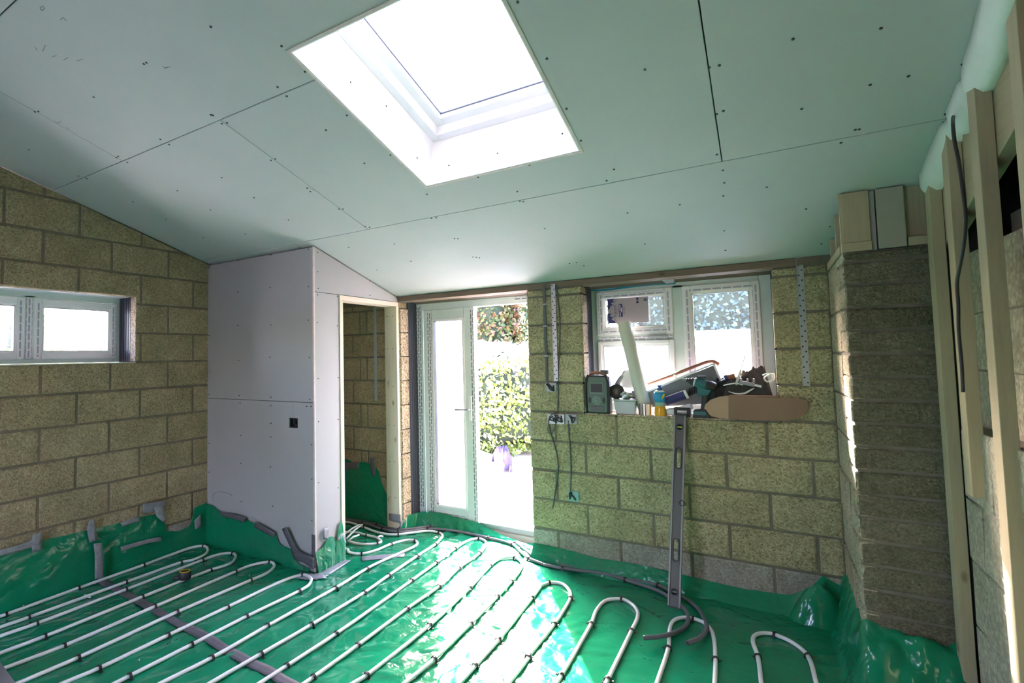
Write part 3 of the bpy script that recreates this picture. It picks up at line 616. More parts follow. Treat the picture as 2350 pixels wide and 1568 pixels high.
def text(par, name, s, size, pos, rot, m, ext=.0004, sxx=1):
    c = bpy.data.curves.new(name, 'FONT'); c.body = s; c.size = size; c.extrude = ext; c.align_x = 'CENTER'; c.align_y = 'CENTER'; c.materials.append(m)
    o = bpy.data.objects.new(name, c); sc.collection.objects.link(o); o.location = pos; o.rotation_euler = rot; o.scale = (sxx, 1, 1); bpy.context.view_layer.update()
    me = bpy.data.meshes.new_from_object(o.evaluated_get(bpy.context.evaluated_depsgraph_get())); me.transform(o.matrix_world); sc.collection.objects.unlink(o); bpy.data.objects.remove(o)
    return link(name, me, par)
RV = (R(90), R(-90), 0)
text(sh, 'wording', 'FORTRESS', .026, (lx0+.198*LW, YA-.001, lz0+.51*LH), RV, M['navy'], sxx=.78)
text(sh, 'red_wording', 'TRADE', .0145, (lx0+.250*LW, YA-.001, lz0+.49*LH), RV, M['red'], sxx=.9)
text(sh, 'small_wording', '25m x 600mm', .0125, (lx0+.415*LW, YA-.001, lz0+.51*LH), RV, M['navy'], sxx=.85)
# --- left window
w1 = struct(bpy.data.objects.new('window_1', None), 'low wide white window with two panes in the left wall'); sc.collection.objects.link(w1); w1.location = (-4.36, 1.5, 1.8)
FX = -4.415
def frame_x(par, y0, y1, z0, z1, x0, x1, wd, m, name, bevel=.006):
    mb = MB()
    for a in ((y0, y0+wd, z0, z1), (y1-wd, y1, z0, z1), (y0+wd, y1-wd, z0, z0+wd), (y0+wd, y1-wd, z1-wd, z1)): mb.box((x0, a[0], a[2]), (x1, a[1], a[3]))
    return mb.build(name, m, par, bevel=bevel)
frame_x(w1, .765, 2.165, 1.575, 2.094, FX-.07, FX, .05, M['film'], 'outer_frame')
MB().box((FX-.07, 1.515, 1.60), (FX, 1.581, 2.065)).build('mullion', M['film'], w1, bevel=.006)
for y0, y1 in ((1.576, 2.134), (.826, 1.520)):
    s_ = frame_x(w1, y0, y1, 1.607, 2.041, FX-.05, FX+.012, .045, M['upvc'], 'sash')
    frame_x(s_, y0+.043, y1-.043, 1.65, 1.998, FX-.05, FX+.004, .014, M['white'], 'bead', .003)
    frame_x(s_, y0+.056, y1-.056, 1.663, 1.985, FX-.045, FX+.001, .004, M['rubber'], 'gasket', 0)
    MB().box((FX-.024, y0+.043, 1.65), (FX-.02, y1-.043, 1.998)).build('pane', M['glass_left'], s_)
    for a, b in ((y0+.012, y0+.034), (y1-.034, y1-.012)): MB().box((FX+.0122, a, 1.625), (FX+.0135, b, 2.02)).build('printed_tape', M['dash_l'], w1)
MB().box((FX+.0002, 1.528, 1.61), (FX+.0015, 1.566, 2.045)).build('printed_tape', M['dash_l'], w1)
# --- door
d1 = struct(bpy.data.objects.new('door_1', None), 'white double garden door, left leaf shut and taped, right leaf open'); sc.collection.objects.link(d1); d1.location = (-2.3, FY, 0)
dx0, dx1 = -2.832, -1.57
MB().box((dx0, FY, .02), (dx0+.075, FY+.07, 2.10)).build('jamb', M['film'], d1, bevel=.005)
MB().box((dx1-.06, FY, .02), (dx1+.015, FY+.07, 2.10)).build('jamb', M['film'], d1, bevel=.005)
MB().box((dx0+.075, FY, 2.009), (dx1-.06, FY+.07, 2.115)).build('head', M['film'], d1, bevel=.005)
MB().box((dx0, FY-.14, 2.090), (dx1, FY+.0, 2.112)).build('head_strip', M['lining'], d1)
MB().box((dx0+.075, FY+.005, .06), (dx1-.06, FY+.11, .105)).build('threshold', M['galv_dull'], d1, bevel=.004)
tape_y(d1, dx0+.004, dx0+.052, .16, 2.05, FY-.0005, M['dash_v'])
tape_y(d1, -1.80, -1.68, 2.035, 2.066, FY-.0005, M['dash_h'])
lf = MB(); X0, X1, Zb, Zt = -2.744, -2.198, .081, 2.009
for a in ((X0, X0+.10, Zb, Zt), (X1-.105, X1, Zb, Zt), (X0+.10, X1-.105, Zb, Zb+.11), (X0+.10, X1-.105, Zt-.095, Zt)): lf.box((a[0], FY-.012, a[2]), (a[1], FY+.055, a[3]))
leaf = lf.build('door_leaf', M['film'], d1, bevel=.006)
frame_y(leaf, X0+.096, X1-.101, Zb+.106, Zt-.091, FY-.018, FY+.04, .02, M['upvc'], 'bead', .004)
frame_y(leaf, X0+.114, X1-.119, Zb+.124, Zt-.109, FY-.014, FY+.03, .004, M['rubber'], 'gasket', 0)
MB().box((X0+.096, FY+.015, Zb+.106), (X1-.101, FY+.02, Zt-.091)).build('pane', M['glass_door'], leaf)
tape_y(leaf, X0+.045, X0+.094, Zb+.05, Zt-.03, FY-.0125, M['dash_v']); tape_y(leaf, X1-.04, X1-.008, Zb+.04, Zt-.03, FY-.0125, M['dash_v'])
tape_y(leaf, X0+.10, X1-.11, Zb+.01, Zb+.055, FY-.0125, M['dash_h'])
hp = MB().box((-2.266, FY-.022, .99), (-2.236, FY-.012, 1.21)).build('handle_plate', M['upvc'], leaf, bevel=.003)
MB().tube(spline([(-2.251, FY-.02, 1.092), (-2.251, FY-.05, 1.092), (-2.274, FY-.058, 1.092), (-2.386, FY-.058, 1.088)], 5), .009, 8).build('lever', M['steel'], hp, True)
# the open right leaf, swung out to the garden
op = MB(); 
for a in ((0, .10, Zb, Zt), (.435, .54, Zb, Zt), (.10, .435, Zb, Zb+.11), (.10, .435, Zt-.095, Zt)): op.box((-1.60, FY+.09+a[0], a[2]), (-1.535, FY+.09+a[1], a[3]))
ol = op.build('door_leaf', M['upvc'], d1, bevel=.006); MB().box((-1.57, FY+.185, Zb+.1), (-1.565, FY+.53, Zt-.09)).build('pane', M['glass_door'], ol)

# ---------------------------------------------------------------- green membrane over the floor, with turned up edges and tape
mem = thing('floor_membrane', 'shiny green plastic sheet covering the whole floor under the white pipes', 'plastic sheet', (-1.5, 2, 0))
def ss(t): t = max(0, min(1, t)); return t*t*(3-2*t)
def wr_(x, y, k=1.0):
    p = Vector((x, y, 0)); q = p+Vector((noise.noise(p*1.7), noise.noise(p*1.7+Vector((9, 3, 1))), 0))*.35
    r1 = 1-abs(noise.noise(q*3.1)); r2 = 1-abs(noise.noise(Vector((q.x*6.5+4, q.y*7.5, 2)))); r3 = 1-abs(noise.noise(Vector((q.x*15, q.y*12, 5))))
    return k*(.0085*r1**4+0.0075*r2**4+.0012*r3**3)-.002
def rise(x, y):                                          # the sheet rucked up against the pier and in the corner beside it
    h = 0
    dx = max(XP-x, 0); dy = max(YP-.01-y, 0) if x > XP else 0
    if x <= XP and y > YP-.35: 
        d = XP-x; h = .27*(1-ss(d/.10))*ss((y-(YP-.30))/.30)
    if x > XP: h = .27*(1-ss((YP-y)/.30))
    return h
def fz(x, y):
    return max(wr_(x, y), 0)+rise(x, y)*(1+.25*noise.noise(Vector((x*14, y*14, 3))))
NX, NY = 250, 300; FX0, FX1, FY0, FY1 = XL+.004, XS+.035, YR, YB-.004
def fsheet(a, b):
    x = FX0+(FX1-FX0)*a; y = FY0+(FY1-FY0)*b
    return Vector((x, y, fz(x, y)))
MB().grid(fsheet, NX, NY).build('sheet', M['green'], mem, True)
def upstand(name, base, top, out, n=60, nv=7, seed=0, puff=.012):   # base and top: polylines of (s, x, y, z); out: direction into the room
    out = Vector(out)
    def lerp(L, s):
        for a, b in zip(L, L[1:]):
            if a[0] <= s <= b[0]: t = (s-a[0])/max(1e-9, b[0]-a[0]); return Vector(a[1:]).lerp(Vector(b[1:]), t)
        return Vector(L[-1][1:])
    def f(a, v):
        p = lerp(base, a).lerp(lerp(top, a), v)
        k = Vector((a*26+seed, v*4, seed)); o = .0125+puff*(1-v)**2*.6+puff*abs(noise.noise(k))*math.sin(math.pi*min(1, v+.1))+.006*abs(noise.noise(k*2.7))
        r = .004*noise.noise(Vector((a*40, seed, 7))) if v == 1 else 0
        return p+out*o+Vector((0, 0, r))
    MB().grid(f, n, nv).build(name, M['green'], mem, True)
def pline(pts):
    L = [0]
    for a, b in zip(pts, pts[1:]): L.append(L[-1]+(Vector(b)-Vector(a)).length)
    return [(l/L[-1], *p) for l, p in zip(L, pts)]
def updown(name, top, out, foot=.03, **k):               # top edge given as points on a wall; foot on the floor below it
    o = Vector(out); upstand(name, pline([tuple(Vector((p[0], p[1], .003))+o*foot) for p in top]), pline([tuple(p) for p in top]), out, **k)
LU = [(XL, -1.6, .36), (XL, .5, .35), (XL, 1.1, .36), (XL, 1.33, .367), (XL, 1.56, .39), (XL, 1.84, .375), (XL, 2.0, .37), (XL, 2.23, .372), (XL, 2.37, .355), (XL, 2.39, .30), (XL, 2.41, .2), (XL, 2.52, .17), (XL, 2.62, .19), (XL, 2.65, .33), (XL, 2.77, .34)]
updown('edge_turned_up', LU, (1, 0, 0), .012, n=170, nv=9, puff=.009)
FU = [(XL, YF, .335), (-4.06, YF, .329), (-3.96, YF, .292), (-3.86, YF, .285), (-3.73, YF, .307), (-3.61, YF, .275), (-3.50, YF, .258), (-3.27, YF, .224), (-3.22, YF, .15), (-3.10, YF, .138), (-3.07, YF, .077), (-3.0, YF, .04), (-2.9, YF, .035)]
updown('edge_turned_up', FU, (0, -1, 0), .01, n=90, puff=.008)
SU = [(XB, YF-.01, .16), (XB, YF+.06, .17), (XB, YF+.12, .23), (XB, YF+.17, .22), (XB, YF+.2, .17), (XB, YF+.245, .30), (XB, YF+.27, .31), (XB, YF+.285, .24)]
updown('edge_turned_up', SU, (1, 0, 0), .02, n=40, puff=.012)
DU = [(XB+.004, YB+.01, .10), (-2.835, YB+.06, .12), (-2.80, YB+.2, .12), (-2.7, YB+.245, .135), (-2.5, YB+.245, .13), (-2.19, YB+.245, .105), (-1.95, YB+.22, .045), (-1.66, YB+.16, .03), (-1.59, YB+.06, .025)]
upstand('edge_turned_up', pline([(max(p[0], -2.80) if p[1] > YB+.03 else p[0], p[1]-.05, .004) for p in DU]), pline(DU), (0, -1, .3), n=90, nv=9, puff=.014)
def dsheet(a, b):
    x = -2.834+1.245*a; y = YB-.03+.275*b; return Vector((x, y, wr_(x, y)+.004*min(1, b*4)))
MB().grid(dsheet, 80, 20).build('doorway_sheet', M['green'], mem, True)
BU = [(-1.58, YB, .12), (-1.35, YB, .115), (-1.1, YB, .095), (-.8, YB, .105), (-.5, YB, .09), (-.2, YB, .075), (.05, YB, .09), (.16, YB, .16), (.22, YB, .24), (.3, YB, .2), (.335, YB, .22)]
updown('edge_turned_up', BU, (0, -1, 0), .09, n=120, puff=.02)
# rucked lump of sheet in the corner by the pier
def lump(a, b):
    th = a*2*math.pi; rr = b
    x = .19+.15*rr*math.cos(th); y = YB-.10+.10*rr*math.sin(th); h = .21*(1-rr**1.6)
    n_ = noise.noise(Vector((x*13, y*13, 1)))*.05+abs(noise.noise(Vector((x*25, y*25, 4))))*.05
    return Vector((x, y, max(.002, h+n_*(1-rr))))
MB().grid(lump, 36, 10).build('rucked_corner', M['green'], mem, True)
# inside the closet the sheet climbs the back wall
CU = [(XL, YB, .62), (-3.62, YB, .60), (-3.48, YB, .585), (-3.40, YB, .56), (-3.28, YB, .58), (-3.18, YB, .565), (-3.10, YB, .52), (-3.07, YB, .42), (-3.04, YB, .36), (-2.98, YB, .27), (-2.94, YB, .12), (-2.88, YB, .08)]
updown('edge_turned_up', CU, (0, -1, 0), .0, n=70, nv=10, puff=.006)
def tape(pts, n_, m='duct', wob=.003, th=.0015):         # a strip of tape through points (pairs left, right), lifted along n_
    n_ = Vector(n_).normalized(); mb = MB(); k = 0; a = []
    for l, r in pts:
        l, r = Vector(l), Vector(r); a.append([l.lerp(r, t)+n_*(.003+wob*abs(noise.noise((l.lerp(r, t))*30+Vector((k, 0, 0))))) for t in (0, .33, .67, 1)]); k += 1
    rows = []
    for (p, q) in zip(a, a[1:]):
        for s in range(4): rows.append([u.lerp(v, s/4)+n_*random.uniform(0, wob*.4) for u, v in zip(p, q)])
    rows.append(a[-1])
    for p, q in zip(rows, rows[1:]):
        for i in range(3): mb.poly([p[i], p[i+1], q[i+1], q[i]])
    bmesh.ops.remove_doubles(mb.bm, verts=mb.bm.verts, dist=1e-5)
    o = mb.build('duct_tape', M[m], mem, True); md = o.modifiers.new('thick', 'SOLIDIFY'); md.thickness = th; return o
def tp(ax, v, quads, nrm, m='duct', **k): return tape([(at(*a, ax, v), at(*b, ax, v)) for a, b in quads], nrm, m, **k)
fl = lambda x, y: Vector((x, y, fz(x, y)+.001))
tape([(fl(XL+.06+i*.12, 1.905-i*.0072-.03), fl(XL+.06+i*.12, 1.905-i*.0072+.03)) for i in range(28)], (0, 0, 1), 'duct_dark', wob=.001)
lx = XL+.034
tp('x', lx+.03, [((217, 1330), (236, 1326)), ((217, 1275), (235, 1272)), ((214, 1248), (233, 1246))], (1, 0, 0))
tp('x', lx, [((204, 1246), (223, 1240)), ((199, 1215), (218, 1208)), ((205, 1192), (215, 1192))], (1, 0, 0))
tp('x', lx, [((0, 1262), (0, 1276)), ((45, 1250), (55, 1262)), ((72, 1240), (95, 1250)), ((75, 1228), (97, 1220))], (1, 0, 0))
tp('x', lx+.006, [((72, 1252), (95, 1246)), ((73, 1269), (93, 1263))], (1, 0, 0))
tp('x', lx, [((275, 1200), (280, 1208)), ((320, 1184), (320, 1196))], (1, 0, 0))
tp('x', lx, [((326, 1157), (328, 1178)), ((352, 1153), (352, 1175)), ((382, 1150), (380, 1162))], (1, 0, 0))
tp('x', lx+.006, [((352, 1165), (372, 1158)), ((358, 1185), (380, 1188)), ((374, 1200), (383, 1192))], (1, 0, 0))
tp('x', lx+.02, [((275, 1255), (278, 1264)), ((340, 1237), (343, 1246)), ((368, 1232), (370, 1242))], (1, 0, 0))
tp('x', lx, [((445, 1195), (460, 1180)), ((447, 1215), (462, 1210))], (1, 0, 0))
ly = YF-.03
tp('y', ly, [((505, 1176), (512, 1186)), ((532, 1178), (535, 1190)), ((566, 1187), (560, 1200))], (0, -1, 0), 'duct_dark')
tp('y', ly, [((588, 1196), (584, 1210)), ((632, 1223), (628, 1233))], (0, -1, 0), 'duct_dark')
tp('y', ly, [((648, 1214), (658, 1209)), ((664, 1250), (674, 1244)), ((676, 1270), (684, 1262)), ((715, 1296), (720, 1284))], (0, -1, 0), 'duct_dark')
tp('y', ly, [((716, 1226), (725, 1228)), ((717, 1262), (725, 1262)), ((716, 1300), (725, 1304))], (0, -1, 0), 'duct_dark')
tp('y', ly-.012, [((672, 1271), (676, 1284)), ((700, 1272), (700, 1292)), ((722, 1280), (722, 1308))], (0, -1, 0), 'duct_dark')
lxb = XB+.018
tp('x', lxb, [((742, 1214), (754, 1210)), ((741, 1238), (752, 1240))], (1, 0, 0))
tp('x', lxb, [((772, 1236), (787, 1222)), ((780, 1254), (794, 1246))], (1, 0, 0), 'duct')
tape([(fl(XB+.01, YF-.06), fl(XB+.10, YF-.09)), (fl(XB+.02, YF+.0), fl(XB+.12, YF-.0)), (fl(XB+.02, YF+.12), fl(XB+.10, YF+.12)), (fl(XB+.02, YF+.28), fl(XB+.09, YF+.28))], (0, 0, 1))
tape([(fl(XB-.08, YF-.07), fl(XB-.05, YF-.14)), (fl(XB+.02, YF-.04), fl(XB+.06, YF-.12)), (fl(XB+.07, YF+.02), fl(XB+.14, YF-.03))], (0, 0, 1))
tape([(fl(-2.75, 3.16), fl(-2.69, 3.10)), (fl(-2.62, 3.28), fl(-2.57, 3.22)), (fl(-2.5, 3.4), fl(-2.46, 3.34))], (0, 0, 1))
tp('y', YB-.05, [((790, 1060), (790, 1078)), ((826, 1061), (824, 1076))], (0, -1, 0), 'duct_dark')
tp('y', YB-.05, [((850, 1050), (860, 1051)), ((851, 1078), (862, 1078)), ((854, 1092), (861, 1093))], (0, -1, 0), 'duct_dark')
tp('y', 3.795, [((893, 1178), (920, 1181)), ((893, 1194), (920, 1201))], (0, -1, 0))
tape([((XB+.012, 3.80, .10), (XB+.012, 3.80, .02)), ((XB+.012, 3.842, .10), (XB+.012, 3.842, .02))], (1, 0, 0))
tape([(fl(-1.60, 3.80), fl(-1.56, 3.72)), (fl(-1.50, 3.83)+Vector((0, 0, .04)), fl(-1.50, 3.75))], (0, 0, 1))

# ---------------------------------------------------------------- underfloor heating pipe, one run of hairpins with clips
A4 = lambda L: [(x/2.9375, 1200+y/2.9375) for x, y in L]           # crops the points were read from
A5 = lambda L: [(700+x/3.9167, 1180+y/3.9167) for x, y in L]
A6 = lambda L: [(1200+x/3.1333, 1200+y/3.1333) for x, y in L]
A7 = lambda L: [(780+x/8.393, 1150+y/8.393) for x, y in L]
ZPIPE = .0185; RP = .0105
def onfloor(L, z=ZPIPE):
    P = [at(x, y, 'z', z) for x, y in L]
    for p in P: p.x = max(p.x, XL+.052)
    return P
H = [
 onfloor(A4([(0,630),(40,618),(530,440),(968,285),(1150,205),(1290,162),(1375,157),(1402,180),(1380,215),(1300,250),(1220,268),(850,400),(195,637),(0,705)])),
 onfloor(A4([(0,765),(250,678),(850,450),(1365,252),(1470,215),(1565,205),(1590,225),(1560,270),(1500,295),(1420,318),(960,500),(305,765),(0,880)])),
 onfloor(A4([(60,970),(435,828),(1045,565),(1588,330),(1700,285),(1820,265),(1850,290),(1800,340),(1690,388),(1195,602),(530,908),(140,1075)])),
 onfloor(A4([(430,1081),(670,980),(1135,758),(1535,568),(1900,395),(2040,352),(2095,375),(2080,420),(2018,460),(1663,632),(1292,822),(780,1081)]))]
H5 = onfloor(A4([(1090,1081),(1430,910),(1805,695),(2262,440)]))+onfloor(A5([(558,490),(700,420),(880,340),(985,290),(1010,262),(985,238),(910,236),(775,270),(640,325),(510,358),(400,345)]))+[Vector((-2.95, 3.22, ZPIPE)), Vector((-3.3, 3.2, ZPIPE))]
H6 = [Vector((-3.45, 3.5, ZPIPE))]+onfloor(A7([(100,405),(440,500),(660,585),(900,640),(1120,645),(1400,610),(1700,580),(1900,610),(1975,665),(1930,745),(1840,835),(1490,1060)]))+onfloor(A5([(755,550),(535,705),(60,995)]))+onfloor(A4([(1760,885),(1420,1081)]))
H78 = onfloor(A4([(1760,1078),(1935,965)]))+onfloor(A5([(280,1077),(620,840),(960,597),(1180,437),(1350,310),(1470,238),(1565,222),(1625,255),(1570,350),(1385,485),(1205,650),(920,850),(475,1180),(75,1468),(0,1520)]))
H8 = onfloor(A5([(440,1520),(555,1450),(1120,1000),(1480,665),(1665,465),(1740,410),(1830,388),(1905,400),(1950,450),(1930,510),(1855,605),(1730,740),(1490,985),(1160,1305),(900,1520)]))
H9 = onfloor(A5([(1390,1520),(1530,1365),(1740,1130),(2040,755),(2110,660)]))+onfloor(A6([(100,470),(190,432),(280,440),(335,490),(340,545),(225,730),(35,965)]))+onfloor(A5([(2010,1290),(1830,1520)]))
H10 = onfloor(A6([(240,1153),(275,1100),(490,730),(530,630),(600,560),(710,550),(795,595),(828,660),(780,780),(610,1130),(598,1153)]))
H11 = onfloor(A6([(965,1153),(1045,905),(1058,760),(1085,705),(1150,683),(1225,690),(1310,725),(1365,800),(1385,985),(1380,1153)]))
H12 = onfloor(A6([(1715,1153),(1690,965),(1655,860),(1665,815),(1720,795),(1810,805),(1950,870),(2050,960),(2110,1153)]))
segs = H+[H5, H6, H78, H8, H9, H10, H11, H12]
pipe = thing('heating_pipe', 'long white underfloor heating pipe looping to and fro across the green floor', 'pipe', (-1.5, 2, 0))
chain = []
def ret(a, b):                                            # bend between two legs nearer the camera, out of the frame
    d = Vector((a.x, a.y, 0)); mid = (a+b)/2; return []
order = [H[0], H[1], H[2], H[3], list(reversed(H6)), H78, H8, H9, H10, H11, H12]
allp = [H[0], H[1], H[2], H[3]]
def extend(p, q, L): d = (p-q).normalized(); return p+d*L
def joined(runs):
    out = list(runs[0])
    for r in runs[1:]:
        a, b = out[-1], r[0]; da = (out[-1]-out[-2]).normalized(); db = (r[0]-r[1]).normalized(); g_ = (b-a).length
        L = 1.0; pa, pb = a+da*L, b+db*L; tip = (pa+pb)/2+(da+db).normalized()*max(.06, (pb-pa).length*.5)
        out += [a+da*L*.5, pa, tip, pb, b+db*L*.5]+r
    return out
run1 = joined([H[0], H[1], H[2], H[3], H5]); run2 = joined([H6, H78, H8, H9, H10, H11, H12])
for rn in (run1, run2):
    sp = spline([Vector((p.x, p.y, ZPIPE)) for p in rn], 9)
    MB().tube(sp, RP, 10).build('pipe_run', M['pipe'], pipe, True)
# loose tails and the small bend in the closet doorway
LP = onfloor(A7([(60,600),(330,612),(520,662),(690,702),(775,755),(790,790),(700,820),(500,838),(300,815),(150,770)]))
MB().tube(spline(LP, 8), RP, 10).build('pipe_run', M['pipe'], pipe, True)
for a, b in (((100, 625), (395, 490)), ((125, 715), (430, 485)), ((150, 765), (370, 688)), ((730, 690), (825, 650))):
    p, q = onfloor(A7([a, b]), .035); p.z = .03; q.z = .05 if a[0] != 730 else .02
    MB().tube([p, p.lerp(q, .5)+Vector((0, 0, .01)), q], .008, 8).build('pipe_tail', M['pipe'], pipe, True)
def staple(c, d):
    d = Vector((d.x, d.y, 0)).normalized(); sd = Vector((-d.y, d.x, 0)); r = RP+.003; P = []
    for k in range(9): t = math.pi*k/8; P.append(c+sd*math.cos(t)*r+Vector((0, 0, math.sin(t)*r)))
    P = [c+sd*(r+.002)-Vector((0, 0, .016))]+P+[c-sd*(r+.002)-Vector((0, 0, .016))]
    mb = MB(); w_ = .0062
    for p, q in zip(P, P[1:]):
        o = (p-c).normalized()*.0035
        mb.hexa([p-d*w_, p+d*w_, q+d*w_, q-d*w_, p-d*w_+o, p+d*w_+o, q+d*w_+o, q-d*w_+o])
    for s in (1, -1): mb.box((-.006, -.008, 0), (.006, .008, .004), Matrix.Translation(c+sd*s*(r+.006)-Vector((0, 0, .0165))))
    mb.bar(c+sd*(r+.003)-Vector((0, 0, .002)), c+sd*(r+.014)+Vector((0, 0, .002)), .008, .003)
    return mb
CLIPS = A4([(40,618),(530,440),(968,285),(1375,157),(1220,268),(850,400),(195,637),(250,678),(850,450),(1365,252),(1568,207),(1420,318),(960,500),(305,765),(435,828),(1045,565),(1588,330),(1822,267),(1690,388),(1195,602),(530,908),(670,980),(1135,758),(1535,568),(2040,353),(2018,460),(1663,632),(1292,822),(775,1078),(1430,910),(1805,695),(2262,440),(1760,885),(1935,965),(2105,685)]) \
 + A5([(275,670),(558,490),(983,242),(775,270),(510,358),(60,995),(540,705),(755,550),(1005,375),(1172,275),(280,1077),(960,597),(1180,437),(1350,310),(1565,222),(1570,350),(1385,485),(1205,650),(920,850),(475,1180),(75,1468),(555,1450),(1120,1000),(1480,665),(1665,465),(1888,395),(1855,605),(1730,740),(1490,985),(1160,1305),(1530,1365),(1740,1130),(2040,755),(2200,622),(2230,990),(2010,1290),(2310,1460)]) \
 + A6([(190,432),(340,545),(225,730),(35,965),(275,1100),(490,730),(710,550),(775,780),(610,1130),(1045,905),(1225,690),(1385,985),(1690,965),(1810,805),(2050,960)]) + A7([(465,515),(1122,645),(1915,615),(520,662),(720,815),(415,1020)])
allseg = [spline(s, 6) for s in segs+[LP]]
def nearest(c):
    best = (9, None, None)
    for s in allseg:
        for p, q in zip(s, s[1:]):
            d = (p-c).length
            if d < best[0]: best = (d, p.copy(), q-p)
    return best
for c in CLIPS:
    d, p, t = nearest(at(*c, 'z', ZPIPE))
    if d < .15: staple(Vector((p.x, p.y, ZPIPE)), t).build('clip', M['clip'], pipe)
# --- the two grey supply pipes
def grey(name, label, L1, L2, L3, lift, start):
    t = thing(name, label, 'pipe', (-1.9, 3.5, 0), 'grey supply pipes')
    pts = [start]+onfloor(A7(L1), .022)+onfloor(A5(L2), .022)+onfloor(A6(L3), .022)
    for i in range(1, lift+1): pts[-i].z = .022+.022*(lift+1-i)/lift*1.5
    pts = spline(pts, 7); MB().tube(pts, .0118, 10).build('pipe_run', M['greypipe'], t, True)
    e = pts[-1]; d = (pts[-1]-pts[-2]).normalized(); MB().tube([e-d*.002, e+d*.0006], .0085, 10).build('bore', M['pipe_end'], t)
    return t, pts
g1, gp1 = grey('supply_pipe', 'grey water pipe nearest the back wall, its cut end furthest right', [(130,325),(460,395),(720,455),(950,528),(1120,556),(1400,536),(1750,492)], [(1330,130),(1670,190),(1890,260),(2000,335),(2075,390),(2200,430)], [(95,250),(280,305),(560,355),(740,398),(970,450),(1050,488),(1160,540),(1250,610),(1312,710),(1318,790),(1270,862),(1185,912)], 3, Vector((-3.75, 3.80, .022)))
g2, gp2 = grey('supply_pipe', 'grey water pipe nearer the room, its cut end furthest left', [(120,362),(440,425),(820,542),(1120,600),(1400,575),(1690,535)], [(1330,152),(1650,215),(1860,275),(1950,350),(2015,400),(2150,455)], [(150,302),(285,328),(580,368),(735,410),(950,482),(1050,535),(1150,610),(1190,680),(1165,750),(1080,810),(980,850),(875,873)], 3, Vector((-3.75, 3.76, .022)))
for t, gp, cl in ((g1, gp1, A7([(730,458),(1120,556),(1755,492)])+A5([(1330,130),(1890,260),(2075,390)])+A6([(95,250),(970,450)])), (g2, gp2, A7([(450,425),(820,542),(1120,600),(1692,535)])+A5([(1660,216),(2015,400),(1860,276)])+A6([(285,328),(735,410),(40,258)]))):
    for c in cl:
        q = at(*c, 'z', .022); i = min(range(len(gp)-1), key=lambda k: (gp[k]-q).length); staple(Vector((gp[i].x, gp[i].y, .022)), gp[i+1]-gp[i]).build('clip', M['clip'], t)

# ---------------------------------------------------------------- things on the back wall
def strap(name, label, p0, p1, y, wd, m, holes=True):
    a, b = at(*p0, 'y', y), at(*p1, 'y', y); t = thing(name, label, 'metal strap', ((a.x+b.x)/2, y, b.z))
    x = (a.x+b.x)/2; mb = MB(); mb.box((x-wd/2, y-.0015, b.z), (x+wd/2, y, a.z)).box((x-wd/2, y-.006, b.z), (x-wd/2+.002, y, a.z)); mb.build('strip', M[m], t)
    if holes:
        mb = MB(); k = 0; z = b.z+.02
        while z < a.z-.01:
            mb.lathe([(0, 0), (.0048, 0), (.0048, .0008), (0, .0008)], 8, Matrix.Translation((x+(-1)**k*wd*.22, y-.0017, z)) @ Matrix.Rotation(R(90), 4, 'X')); z += .031; k += 1
        mb.build('holes', M['dark'], t)['kind'] = 'stuff'
    return t
YW = YB-.008
strap('restraint_strap', 'perforated grey strap hanging right of the window', (1835, 590), (1850, 886), YW, .036, 'galv_dull')
strap('restraint_strap', 'pale perforated strap beside dark conduit left of the window', (1270, 652), (1275, 875), YW-.012, .034, 'galv')
strap('restraint_strap', 'plain grey strap on the block wall inside the closet doorway', (862, 704), (862, 920), YW, .03, 'galv_dull', False)
a, b = at(1262, 652, 'y', YW), at(1265, 882, 'y', YW); x = (a.x+b.x)/2
t = thing('conduit', 'dark grey conduit from the ceiling down to the upper socket box', 'conduit', (x-.02, YW, b.z))
MB().box((x-.05, YW-.010, b.z), (x-.028, YW+.002, a.z)).build('channel', M['capping'], t, bevel=.003)
MB().box((x+.028, YW-.008, b.z), (x+.042, YW+.002, a.z)).build('channel', M['capping'], t, bevel=.003)
mb = MB()
for z in (1.55, 1.78, 1.95): mb.box((x-.056, YW-.011, z), (x-.022, YW, z+.012))
mb.build('saddle', M['galv_dull'], t)['kind'] = 'stuff'
def sbox(label, cx, cy, w_, h_, m, y=YB-.0125, cab=True, hole=M['dark'], seed=0):
    c = at(cx, cy, 'y', y); t = thing('socket_box', label, 'socket box', tuple(c)); x, z = c.x, c.z; d = .03
    mb = MB(); mb.box((x-w_, y-.008, z-h_), (x-w_+.003, y+d, z+h_)).box((x+w_-.003, y-.006, z-h_), (x+w_, y+d, z+h_)).box((x-w_, y-.006, z-h_), (x+w_, y+d, z-h_+.003)).box((x-w_, y-.006, z+h_-.003), (x+w_, y+d, z+h_)).box((x-w_, y-.003, z-h_), (x+w_, y-.001, z+h_))
    mb.box((x-w_, y-.006, z-.006), (x-w_+.010, y-.002, z+.006)).box((x+w_-.010, y-.006, z-.006), (x+w_, y-.002, z+.006))
    mb.build('box', M[m], t)
    rnd = random.Random(seed)
    for k in range(3 if w_ > .05 else 2):
        P = [(x+rnd.uniform(-w_, w_)*.7, y-.004, z+h_*.8)]+[(x+rnd.uniform(-w_, w_)*.8, y-.009-rnd.uniform(0, .014), z+rnd.uniform(-h_, h_)*.8) for _ in range(4)]
        MB().tube(spline(P, 5), .0046, 6).build('cable_tail', M['black_cable'], t, True)
    return t, x, z
sbox('small metal box under the dark conduit on the block wall', 1265, 889, .042, .034, 'galv_dull', seed=1)
sbox('wide metal box with looped cables left of the sill', 1276, 962, .066, .036, 'galv', seed=2)
sbox('single metal box with cables just right of the wide one', 1311, 962, .043, .034, 'galv_dull', seed=3)
M['teal_steel'] = mat('painted_green_box', (.22, .42, .40), .45, .3)
